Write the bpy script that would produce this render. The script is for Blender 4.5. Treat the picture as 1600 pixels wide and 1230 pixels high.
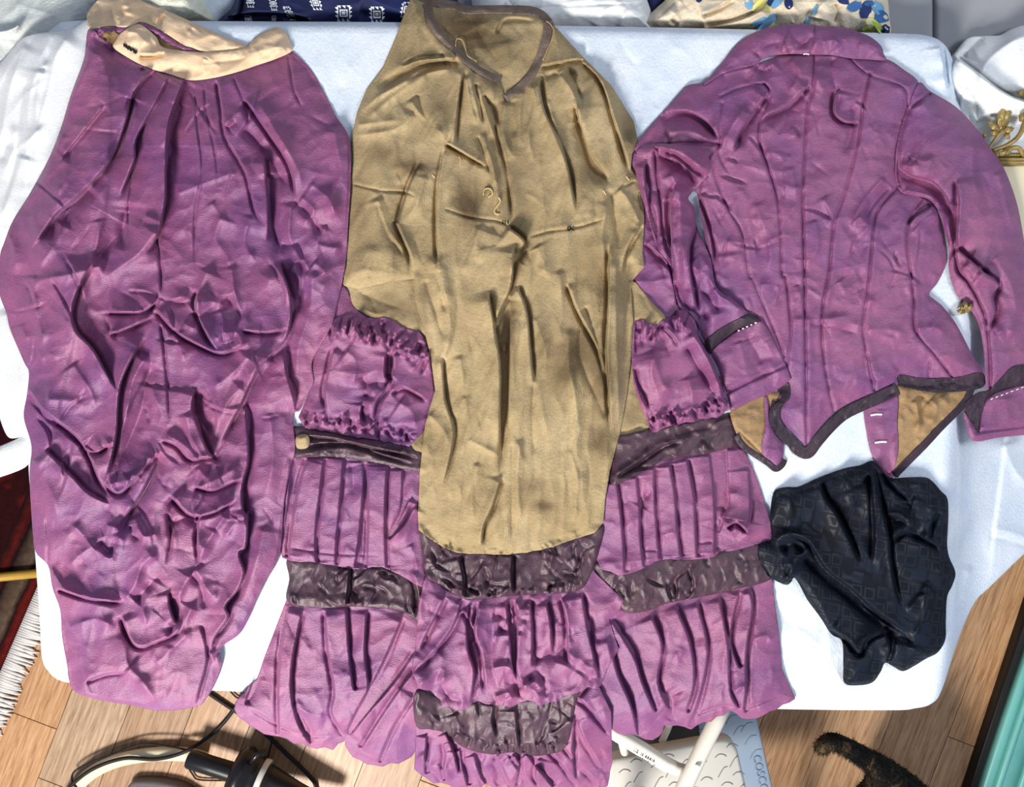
import bpy, math, random
import numpy as np
from mathutils import Vector, Matrix

scene = bpy.context.scene
for o in list(bpy.data.objects):
    bpy.data.objects.remove(o)

# ------------------------------------------------------------------ camera, world, light, exposure
HC, FPX = 1.83, 1200.0                      # camera height and focal length in pixels (1600 wide)
cam_d = bpy.data.cameras.new('camera')
cam_d.sensor_fit = 'HORIZONTAL'
cam_d.sensor_width = 36.0
cam_d.lens = 36.0 * FPX / 1600.0
cam_d.clip_start = 0.05
cam = bpy.data.objects.new('camera', cam_d)
cam.location = (0, 0, HC)
scene.collection.objects.link(cam)
scene.camera = cam

scene.view_settings.view_transform = 'Standard'
scene.view_settings.look = 'None'
scene.view_settings.gamma = 1.0
scene.view_settings.use_curve_mapping = False
scene.view_settings.exposure = 0.36

w = bpy.data.worlds.new('room_light')
scene.world = w
w.use_nodes = True
bg = w.node_tree.nodes['Background']
bg.inputs[0].default_value = (0.66, 0.76, 1.0, 1)
bg.inputs[1].default_value = 0.30


def area(name, loc, target, size, power, col, sy=None):
    d = bpy.data.lights.new(name, 'AREA')
    d.energy = power
    d.color = col
    d.size = size
    if sy:
        d.shape = 'RECTANGLE'
        d.size_y = sy
    o = bpy.data.objects.new(name, d)
    scene.collection.objects.link(o)
    o.location = loc
    v = Vector(target) - Vector(loc)
    o.rotation_euler = v.to_track_quat('-Z', 'Y').to_euler()
    return o


area('ceiling_lamp', (-0.95, -1.90, 2.20), (0.0, 0.0, 0.74), 0.55, 92, (1.0, 0.94, 0.875))
area('fill_light_right', (1.5, 0.35, 2.3), (0.3, 0.0, 0.74), 0.5, 11, (0.93, 0.96, 1.0))  # added cool fill that lifts the right-hand drape, not a lamp of the room

# ------------------------------------------------------------------ basic helpers
C = scene.collection
T = 0.745                                   # top of the tablecloth


def P(px, py, z):
    k = (HC - z) / FPX
    return ((px - 800) * k, (615 - py) * k, z)


def thing(name, label, cat, loc=(0, 0, 0), group=None):
    o = bpy.data.objects.new(name, None)
    o.empty_display_size = 0.05
    o.location = loc
    C.objects.link(o)
    o['label'] = label
    o['category'] = cat
    if group:
        o['group'] = group
    return o


def tag(o, label, cat, group=None):
    o['label'] = label
    o['category'] = cat
    if group:
        o['group'] = group
    return o


def mesh_obj(name, verts, faces, mat, parent=None, smooth=True, label=None, kind=None):
    me = bpy.data.meshes.new(name)
    off = np.array(parent_loc(parent))
    verts = (np.asarray(verts, dtype=float) - off)
    me.from_pydata(verts.tolist(), [], faces)
    if smooth:
        me.polygons.foreach_set('use_smooth', [True] * len(me.polygons))
    me.update()
    if mat:
        me.materials.append(mat)
    o = bpy.data.objects.new(name, me)
    C.objects.link(o)
    if parent:
        o.parent = parent
    if label:
        o['label'] = label
    if kind:
        o['kind'] = kind
    return o


def parent_loc(p):
    l = Vector((0, 0, 0))
    while p:
        l = l + p.location
        p = p.parent
    return (l.x, l.y, l.z)


def cr(pts, closed=False, sub=6):
    """Catmull-Rom through 2-D/3-D points"""
    p = np.array(pts, dtype=float)
    n = len(p)
    if n < 3:
        t = np.linspace(0, 1, sub + 1)[:, None]
        return p[0] * (1 - t) + p[-1] * t
    out = []
    m = n if closed else n - 1
    for i in range(m):
        if closed:
            a, b, c, d = p[(i - 1) % n], p[i], p[(i + 1) % n], p[(i + 2) % n]
        else:
            a, b, c, d = p[max(i - 1, 0)], p[i], p[i + 1], p[min(i + 2, n - 1)]
        for k in range(sub):
            t = k / sub
            out.append(0.5 * (2 * b + (c - a) * t + (2 * a - 5 * b + 4 * c - d) * t * t + (3 * b - a - 3 * c + d) * t ** 3))
    if not closed:
        out.append(p[-1])
    return np.array(out)


def tube(pts, radii, n=10, caps=True):
    p = [Vector(q) for q in pts]
    if not hasattr(radii, '__len__'):
        radii = [radii] * len(p)
    V, F = [], []
    up = Vector((0, 0, 1))
    for i, q in enumerate(p):
        d = (p[min(i + 1, len(p) - 1)] - p[max(i - 1, 0)]).normalized()
        a = d.cross(up)
        if a.length < 1e-3:
            a = d.cross(Vector((1, 0, 0)))
        a.normalize()
        b = a.cross(d).normalized()
        for k in range(n):
            t = 2 * math.pi * k / n
            V.append(q + (a * math.cos(t) + b * math.sin(t)) * radii[i])
    for i in range(len(p) - 1):
        for k in range(n):
            F.append((i * n + k, i * n + (k + 1) % n, (i + 1) * n + (k + 1) % n, (i + 1) * n + k))
    if caps:
        F.append(tuple(range(n))[::-1])
        F.append(tuple((len(p) - 1) * n + k for k in range(n)))
    return [tuple(v) for v in V], F


def lathe(p0, p1, prof, n=28):
    """prof: list of (t along axis 0..1, radius)"""
    a, b = Vector(p0), Vector(p1)
    pts = [a.lerp(b, t) for t, r in prof]
    d = (b - a).normalized()
    u = d.cross(Vector((0, 0, 1))).normalized()
    v = u.cross(d).normalized()
    V, F = [], []
    for q, (t, r) in zip(pts, prof):
        for k in range(n):
            an = 2 * math.pi * k / n
            V.append(tuple(q + (u * math.cos(an) + v * math.sin(an)) * r))
    m = len(prof)
    for i in range(m - 1):
        for k in range(n):
            F.append((i * n + k, i * n + (k + 1) % n, (i + 1) * n + (k + 1) % n, (i + 1) * n + k))
    F.append(tuple(range(n))[::-1])
    F.append(tuple((m - 1) * n + k for k in range(n)))
    return V, F


def join(*vf):
    V, F = [], []
    for v, f in vf:
        o = len(V)
        V += list(v)
        F += [tuple(i + o for i in q) for q in f]
    return V, F


def prism(poly, z0, z1, bev=0.0):
    """vertical prism over a world polygon, top edge chamfered inward by bev"""
    n = len(poly)
    p = np.array(poly, dtype=float)
    c = p.mean(0)
    if bev > 0:
        d = p - c
        q = c + d * (1 - bev / np.maximum(np.linalg.norm(d, axis=1, keepdims=True), 1e-6))
        rings = [(p, z0), (p, z1 - bev), (c + (q - c) * 0.3 + (p - c) * 0.7, z1 - bev * 0.3), (q, z1)]
    else:
        rings = [(p, z0), (p, z1)]
    V, F = [], []
    for r, z in rings:
        V += [(x, y, z) for x, y in r]
    for i in range(len(rings) - 1):
        for k in range(n):
            F.append((i * n + k, i * n + (k + 1) % n, (i + 1) * n + (k + 1) % n, (i + 1) * n + k))
    F.append(tuple(range(n))[::-1])
    F.append(tuple((len(rings) - 1) * n + k for k in range(n)))
    return V, F


def rounded(poly, r, seg=6):
    """round polygon corners; r a number or list"""
    n = len(poly)
    out = []
    for i in range(n):
        rr = r[i] if hasattr(r, '__len__') else r
        a, b, c = np.array(poly[i - 1], float), np.array(poly[i], float), np.array(poly[(i + 1) % n], float)
        if rr <= 0:
            out.append(tuple(b))
            continue
        u, v = (a - b) / np.linalg.norm(a - b), (c - b) / np.linalg.norm(c - b)
        s, e = b + u * rr, b + v * rr
        for k in range(seg + 1):
            t = k / seg
            out.append(tuple((1 - t) ** 2 * s + 2 * t * (1 - t) * b + t * t * e))
    return out


# ------------------------------------------------------------------ materials
def srgb(r, g, b):
    f = lambda c: c / 12.92 if c <= 0.04045 else ((c + 0.055) / 1.055) ** 2.4
    return (f(r / 255), f(g / 255), f(b / 255), 1)


class NT:
    def __init__(s, name):
        s.m = bpy.data.materials.new(name)
        s.m.use_nodes = True
        s.t = s.m.node_tree
        s.b = s.t.nodes['Principled BSDF']

    def n(s, typ, **kw):
        nd = s.t.nodes.new(typ)
        for k, v in kw.items():
            if k.startswith('_'):
                setattr(nd, k[1:], v)
            else:
                nd.inputs[k.replace('__', ' ')].default_value = v
        return nd

    def l(s, a, b):
        s.t.links.new(a, b)

    def coord(s, scale=(1, 1, 1), rot=0.0, out='Object'):
        tc = s.n('ShaderNodeTexCoord')
        mp = s.n('ShaderNodeMapping')
        mp.inputs['Scale'].default_value = scale
        mp.inputs['Rotation'].default_value = (0, 0, rot)
        s.l(tc.outputs[out], mp.inputs[0])
        return mp.outputs[0]

    def noise(s, scale, detail=3, rough=0.55, cs=(1, 1, 1), rot=0.0, dist=0.0):
        nd = s.n('ShaderNodeTexNoise', Scale=scale, Detail=detail, Roughness=rough, Distortion=dist)
        s.l(s.coord(cs, rot), nd.inputs['Vector'])
        return nd.outputs['Fac']

    def ramp(s, fac, stops):
        r = s.n('ShaderNodeValToRGB')
        e = r.color_ramp.elements
        while len(e) < len(stops):
            e.new(0.5)
        for k, (p, c) in zip(e, stops):
            k.position = p
            k.color = c
        s.l(fac, r.inputs[0])
        return r.outputs[0]

    def mix(s, fac, a, b, mode='MIX'):
        m = s.n('ShaderNodeMix', _data_type='RGBA', _blend_type=mode)
        for i, v in ((0, fac), (6, a), (7, b)):
            if hasattr(v, 'is_linked') or hasattr(v, 'node'):
                s.l(v, m.inputs[i])
            else:
                m.inputs[i].default_value = v
        return m.outputs[2]

    def math(s, op, a, b=0.0):
        m = s.n('ShaderNodeMath', _operation=op)
        for i, v in ((0, a), (1, b)):
            if hasattr(v, 'node'):
                s.l(v, m.inputs[i])
            else:
                m.inputs[i].default_value = v
        return m.outputs[0]

    def bump(s, h, strength=0.3, dist=0.001):
        b = s.n('ShaderNodeBump', Strength=strength, Distance=dist)
        s.l(h, b.inputs['Height'])
        s.l(b.outputs[0], s.b.inputs['Normal'])

    def color(s, c):
        if hasattr(c, 'node'):
            s.l(c, s.b.inputs['Base Color'])
        else:
            s.b.inputs['Base Color'].default_value = c


def cloth(name, ca, cb, cc, rough=0.6, spec=0.3, sheen=0.0, sheen_col=(1, 1, 1, 1), patch=9, slub=0.5, bump=0.35, crumple=0.35, stain=None, weave=(330, 1, 2.2)):
    """woven cloth: large tone patches, fine slubs along the weft, weave relief and small creases"""
    s = NT(name)
    n1 = s.noise(patch, 5, 0.65, dist=0.5)
    col = s.ramp(n1, [(0.30, ca), (0.52, cb), (0.72, cc)])
    sl = s.noise(150, 4, 0.7, cs=(1, 4.5, 1))
    slr = s.ramp(sl, [(0.3, (0.62, 0.62, 0.62, 1)), (0.7, (1.32, 1.32, 1.32, 1))])
    col = s.mix(slub, col, s.mix(1.0, col, slr, 'MULTIPLY'))
    if stain:
        at = s.n('ShaderNodeAttribute', _attribute_name='stain')
        sn = s.noise(14, 5, 0.65)
        f = s.math('MULTIPLY', at.outputs['Fac'], s.math('MULTIPLY', sn, 2.3))
        f = s.math('MINIMUM', f, 1.0)
        col = s.mix(f, col, stain)
    s.color(col)
    s.b.inputs['Roughness'].default_value = rough
    s.b.inputs['Specular IOR Level'].default_value = spec
    if sheen:
        s.b.inputs['Sheen Weight'].default_value = sheen
        s.b.inputs['Sheen Tint'].default_value = sheen_col
        s.b.inputs['Sheen Roughness'].default_value = 0.45
    h = s.noise(weave[0], 3, 0.6, cs=(weave[1], weave[2], 1))
    if crumple:
        rd = s.t.nodes.new('ShaderNodeTexNoise')
        rd.noise_type = 'RIDGED_MULTIFRACTAL'
        rd.inputs['Scale'].default_value = 22
        rd.inputs['Detail'].default_value = 4
        rd.inputs['Distortion'].default_value = 0.7
        s.l(s.coord(), rd.inputs['Vector'])
        h = s.math('ADD', h, s.math('MULTIPLY', rd.outputs['Fac'], crumple))
    s.bump(h, bump, 0.0016)
    return s.m


def plain(name, c, rough=0.5, spec=0.4, metal=0.0, var=0.08, scale=30, bump=0.0):
    s = NT(name)
    n1 = s.noise(scale, 3)
    lo = tuple(max(0, v * (1 - var)) for v in c[:3]) + (1,)
    hi = tuple(min(1, v * (1 + var)) for v in c[:3]) + (1,)
    s.color(s.ramp(n1, [(0.3, lo), (0.7, hi)]))
    s.b.inputs['Roughness'].default_value = rough
    s.b.inputs['Specular IOR Level'].default_value = spec
    s.b.inputs['Metallic'].default_value = metal
    if bump:
        s.bump(s.noise(scale * 6, 3), bump, 0.001)
    return s.m


M = {}
M['purple'] = cloth('purple_silk', srgb(110, 56, 114), srgb(132, 68, 114), srgb(147, 78, 117), rough=0.55, spec=0.85, sheen=0.2, sheen_col=srgb(230, 190, 220), patch=8, slub=0.6, bump=0.6)  # violet-to-rose patches paint in the shot silk's sheen that shifts with the light
M['satin'] = cloth('dark_satin', srgb(56, 36, 50), srgb(74, 50, 62), srgb(92, 68, 74), rough=0.44, spec=0.5, patch=20, slub=0.35, bump=0.4, crumple=0.8)
M['trim'] = cloth('dark_trim', srgb(42, 30, 42), srgb(54, 40, 52), srgb(68, 52, 62), rough=0.5, spec=0.4, patch=20, slub=0.35, bump=0.4, crumple=0.8)
M['brown'] = cloth('brown_cotton', srgb(150, 131, 96), srgb(171, 151, 114), srgb(186, 167, 129), rough=0.9, spec=0.12, patch=9, slub=0.5, bump=0.7, stain=srgb(98, 82, 60), weave=(260, 2.2, 1))
M['binding'] = cloth('taupe_tape', srgb(104, 88, 78), srgb(122, 106, 94), srgb(136, 120, 106), rough=0.7, spec=0.2, patch=30, bump=0.5)
M['cream'] = cloth('cream_cotton', srgb(222, 190, 152), srgb(232, 202, 166), srgb(238, 212, 178), rough=0.8, spec=0.2, patch=16, slub=0.25, bump=0.45)
M['lining'] = cloth('tan_lining', srgb(138, 110, 76), srgb(156, 126, 88), srgb(172, 142, 102), rough=0.6, spec=0.3, patch=22, bump=0.4)
M['sheet'] = cloth('white_sheet', srgb(206, 220, 234), srgb(222, 232, 242), srgb(236, 242, 246), rough=0.8, spec=0.2, patch=9, slub=0.3, bump=0.55, weave=(200, 2.5, 1))
M['satin_white'] = cloth('white_satin', srgb(230, 234, 234), srgb(238, 241, 240), srgb(245, 246, 243), rough=0.38, spec=0.5, patch=6, slub=0.3, bump=0.4)
M['ivory'] = cloth('ivory_fur', srgb(226, 228, 208), srgb(234, 236, 216), srgb(240, 240, 224), rough=0.9, spec=0.1, patch=20, bump=0.8)
M['lace'] = cloth('sheer_lace', srgb(198, 204, 202), srgb(208, 214, 210), srgb(220, 224, 218), rough=0.7, spec=0.25, patch=25, bump=0.6)
M['thread_black'] = plain('black_thread', srgb(28, 24, 30), 0.8)
M['thread_white'] = plain('pale_thread', srgb(236, 226, 226), 0.7)
M['thread_tan'] = plain('tan_thread', srgb(196, 170, 120), 0.8)
M['white_metal'] = plain('white_enamel', srgb(232, 228, 216), 0.35, 0.5, 0, 0.03)
M['gold'] = plain('gilt', srgb(156, 134, 80), 0.4, 0.5, 0.4, 0.3, 60, 0.3)
M['cream_board'] = plain('cream_board', srgb(240, 228, 194), 0.6, 0.3, 0, 0.04, 20)
M['black_plastic'] = plain('black_plastic', srgb(20, 20, 24), 0.32, 0.5)
M['black_rubber'] = plain('black_rubber', srgb(30, 26, 26), 0.6, 0.3)
M['hose'] = plain('cream_hose', srgb(232, 220, 184), 0.45, 0.4, 0, 0.04)
M['white_plastic'] = plain('white_plastic', srgb(228, 226, 218), 0.4)
M['tread_light'] = plain('light_grey_plastic', srgb(196, 194, 186), 0.5, 0.4, 0, 0.04, 12)
M['tread_blue'] = plain('blue_grey_plastic', srgb(142, 158, 176), 0.5, 0.4, 0, 0.05, 12)
M['tread_mark'] = plain('tread_groove', srgb(120, 122, 124), 0.6)
M['tread_mark_blue'] = plain('tread_groove_blue', srgb(104, 122, 142), 0.6)
M['gap_shade'] = plain('dark_gap_shade', srgb(38, 34, 34), 0.6)  # near-black colour for the shade in the gap between the stool treads
M['brass'] = plain('yellow_wood', srgb(190, 150, 60), 0.45, 0.4, 0, 0.12)
M['black_paint'] = plain('black_paint', srgb(14, 13, 15), 0.5)
M['grey_upholstery'] = plain('grey_velvet', srgb(150, 152, 156), 0.8, 0.2, 0, 0.08, 9, 0.2)
# ------------------------------------------------------------------ draped cloth built as fine height meshes
S = 1.5                                      # lattice pitch (about 1.4 mm on the table)
LX0, LY0 = -120.0, -80.0
NX, NY = 1254, 934
GX = LX0 + S * np.arange(NX)
GY = LY0 + S * np.arange(NY)


def smooth01(t):
    t = np.clip(t, 0, 1)
    return t * t * (3 - 2 * t)


# support surface under the clothes: table top, sagging past the table's edges
_gx, _gy = np.meshgrid(GX, GY)
TOP = np.full((NY, NX), T)
TOP -= np.logaddexp(0, (_gy - 1108) / 8) * 8 / 1100 * 0.75
TOP -= np.maximum(0, 38 - _gy) / 1100 * 0.4
TOP -= np.logaddexp(0, (_gx - 1500) / 18) * 18 / 1100 * 0.25
TOP -= np.logaddexp(0, (40 - _gx) / 22) * 22 / 1100 * 0.25


BACK = np.full((NY, NX), 0.585)             # tops of the textiles on the sofa


def boxblur(a, r):
    if r < 1:
        return a
    for ax in (0, 1):
        p = np.concatenate([np.repeat(np.take(a, [0], ax), r + 1, ax), a, np.repeat(np.take(a, [-1], ax), r, ax)], ax)
        c = np.cumsum(p, ax)
        n = a.shape[ax]
        hi = np.take(c, np.arange(2 * r + 1, 2 * r + 1 + n), ax)
        lo = np.take(c, np.arange(0, n), ax)
        a = (hi - lo) / (2 * r + 1)
    return a


def seg_dist(X, Y, pts, reach):
    """min distance, sign (cross), param t and nearest point to a polyline; local evaluation"""
    D = np.full(X.shape, 1e9)
    SG = np.zeros(X.shape)
    TT = np.zeros(X.shape)
    QX = np.zeros(X.shape)
    QY = np.zeros(X.shape)
    d = np.diff(pts, axis=0)
    L = np.hypot(d[:, 0], d[:, 1])
    cum = np.concatenate([[0], np.cumsum(L)])
    tot = max(cum[-1], 1e-6)
    x0, y0 = X[0, 0], Y[0, 0]
    ny, nx = X.shape
    for i in range(len(d)):
        if L[i] < 1e-6:
            continue
        ax, ay = pts[i]
        bx, by = pts[i + 1]
        i0 = max(0, int((min(ax, bx) - reach - x0) / S))
        i1 = min(nx, int((max(ax, bx) + reach - x0) / S) + 2)
        j0 = max(0, int((min(ay, by) - reach - y0) / S))
        j1 = min(ny, int((max(ay, by) + reach - y0) / S) + 2)
        if i0 >= i1 or j0 >= j1:
            continue
        sl = (slice(j0, j1), slice(i0, i1))
        x, y = X[sl] - ax, Y[sl] - ay
        t = np.clip((x * d[i, 0] + y * d[i, 1]) / (L[i] ** 2), 0, 1)
        qx, qy = t * d[i, 0], t * d[i, 1]
        dd = np.hypot(x - qx, y - qy)
        m = dd < D[sl]
        D[sl] = np.where(m, dd, D[sl])
        cs = d[i, 0] * y - d[i, 1] * x
        SG[sl] = np.where(m, np.where(cs >= 0, 1.0, -1.0), SG[sl])
        TT[sl] = np.where(m, (cum[i] + t * L[i]) / tot, TT[sl])
        QX[sl] = np.where(m, ax + qx, QX[sl])
        QY[sl] = np.where(m, ay + qy, QY[sl])
    return D, SG, TT, QX, QY


def inside_mask(xs, ys, poly):
    ins = np.zeros((len(ys), len(xs)), bool)
    n = len(poly)
    x0, y0 = xs[0], ys[0]
    for i in range(n):
        ax, ay = poly[i]
        bx, by = poly[(i + 1) % n]
        if ay == by:
            continue
        if ay > by:
            ax, ay, bx, by = bx, by, ax, ay
        j0 = max(0, int(math.ceil((ay - y0) / S)))
        j1 = min(len(ys) - 1, int(math.ceil((by - y0) / S)) - 1)
        for j in range(j0, j1 + 1):
            xc = ax + (ys[j] - ay) / (by - ay) * (bx - ax)
            k = int(math.ceil((xc - x0) / S))
            if k < len(xs):
                ins[j, max(k, 0):] ^= True
    return ins


def vnoise(X, Y, sx, sy, seed, ang=0.0):
    r = np.random.RandomState(seed)
    tab = r.rand(64, 64) * 2 - 1
    c, s_ = math.cos(ang), math.sin(ang)
    u = (X * c + Y * s_) / sx + 1000.37
    v = (-X * s_ + Y * c) / sy + 1000.71
    iu, iv = np.floor(u).astype(int), np.floor(v).astype(int)
    fu, fv = smooth01(u - iu), smooth01(v - iv)
    g = lambda a, b: tab[a % 64, b % 64]
    return (g(iu, iv) * (1 - fu) * (1 - fv) + g(iu + 1, iv) * fu * (1 - fv) + g(iu, iv + 1) * (1 - fu) * fv + g(iu + 1, iv + 1) * fu * fv)


def add_fold(H, X, Y, f, rnd):
    kind, w, h, pts = f[:4]
    t0, t1 = f[4] if len(f) > 4 else (0.08, 0.22)
    h = h / 1000.0 * (1.5 if kind == 'g' else 1.3)
    q = cr(pts, False, 5) if len(pts) > 2 else np.array(pts, float)
    reach = w * 4.5 + 8
    if kind == 'g':
        reach = w * 6 + 4
    i0 = max(0, int((q[:, 0].min() - reach - X[0, 0]) / S))
    i1 = min(X.shape[1], int((q[:, 0].max() + reach - X[0, 0]) / S) + 2)
    j0 = max(0, int((q[:, 1].min() - reach - Y[0, 0]) / S))
    j1 = min(X.shape[0], int((q[:, 1].max() + reach - Y[0, 0]) / S) + 2)
    if i1 - i0 < 2 or j1 - j0 < 2:
        return
    sl = (slice(j0, j1), slice(i0, i1))
    D, SG, TT, _, _ = seg_dist(X[sl], Y[sl], q, reach)
    tap = np.ones_like(D)
    if t0 > 0:
        tap = tap * smooth01(TT / t0)
    if t1 > 0:
        tap = tap * smooth01((1 - TT) / t1)
    amp = 1 + 0.22 * np.sin(TT * (5 + 9 * rnd.random()) + rnd.random() * 6)
    tap = tap * amp
    tap[D > 1e8] = 0
    D = np.minimum(D, 1e4)
    if kind == 'r':
        a = 1.0 if rnd.random() < 0.5 else -1.0
        ww = np.where(SG * a > 0, 1.35 * w, 0.62 * w)
        z = h * np.exp(-(np.sqrt(D * D + 3.0) - 1.73) / ww)
    elif kind == 'v':
        z = -h * np.exp(-(np.sqrt(D * D + 2.0) - 1.41) / (0.75 * w))
    elif kind == 'g':
        z = -1.3 * h * np.exp(-(D / (1.15 * w)) ** 2) + 0.25 * h * np.exp(-((D - 4 * w) / (2.6 * w)) ** 2)
    else:
        d = D * SG * (1 if kind == 'L' else -1)
        e = smooth01((d + 1.2) / 3.4)
        hi = np.exp(-(np.maximum(d - 2, 0) / (1.25 * w)) ** 1.15)
        lo = -0.6 * np.exp(-np.maximum(-d, 0) / (0.75 * w + 2))
        z = h * (e * hi + (1 - e) * lo) - min(0.9 * h, 0.009) * np.exp(-((d + 2.4) / 2.8) ** 2)
    H[sl] += z * tap


def scat(n, box, ang, spread, L, W, Hh, seed, kinds='rrv', bend=0.25):
    """random wrinkle strokes; box (x0,y0,x1,y1), ang degrees from straight down the picture"""
    r = random.Random(seed)
    out = []
    for _ in range(n):
        x, y = r.uniform(box[0], box[2]), r.uniform(box[1], box[3])
        a = math.radians(ang + r.gauss(0, spread))
        l = r.uniform(*L)
        dx, dy = math.sin(a) * l / 2, math.cos(a) * l / 2
        b = r.uniform(-bend, bend) * l
        pts = [(x - dx, y - dy), (x + dy / l * b, y - dx / l * b), (x + dx, y + dy)]
        out.append((r.choice(kinds), r.uniform(*W), r.uniform(*Hh), pts, (0.3, 0.35)))
    return out


def pleats(top, bot, n, w, h, kinds, seed, jit=0.25, ends=(0.03, 0.02), skip=0.0, wob=3):
    r = random.Random(seed)
    a, b = cr(top, False, 8), cr(bot, False, 8)

    def at(p, t):
        d = np.hypot(*np.diff(p, axis=0).T)
        c = np.concatenate([[0], np.cumsum(d)]) / d.sum()
        return np.array([np.interp(t, c, p[:, 0]), np.interp(t, c, p[:, 1])])
    out = []
    for i in range(n):
        if r.random() < skip:
            continue
        t = (i + 0.5 + r.uniform(-jit, jit)) / n
        t2 = t + r.uniform(-jit, jit) * 0.5 / n
        p, q = at(a, t), at(b, min(max(t2, 0), 1))
        mids = []
        for k in (0.35, 0.7):
            m = p * (1 - k) + q * k
            mids.append((m[0] + r.uniform(-wob, wob), m[1]))
        out.append((r.choice(kinds), w * r.uniform(0.7, 1.3), h * r.uniform(0.6, 1.25), [tuple(p)] + mids + [tuple(q)], ends))
    return out


def wave_edge(pts, amp, step, seed, sub=6):
    """a free cloth edge: resample the line and let it wander in and out"""
    r = random.Random(seed)
    p = cr(pts, False, sub)
    d = np.hypot(*np.diff(p, axis=0).T)
    c = np.concatenate([[0], np.cumsum(d)])
    n = max(2, int(c[-1] / step))
    out = []
    for i in range(n + 1):
        s_ = c[-1] * i / n
        x, y = np.interp(s_, c, p[:, 0]), np.interp(s_, c, p[:, 1])
        x2, y2 = np.interp(s_ + 1, c, p[:, 0]), np.interp(s_ + 1, c, p[:, 1])
        nx_, ny_ = -(y2 - y), (x2 - x)
        l = math.hypot(nx_, ny_) or 1
        k = r.uniform(-amp, amp) if 0 < i < n else 0
        out.append((x + nx_ / l * k, y + ny_ / l * k))
    return out


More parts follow.
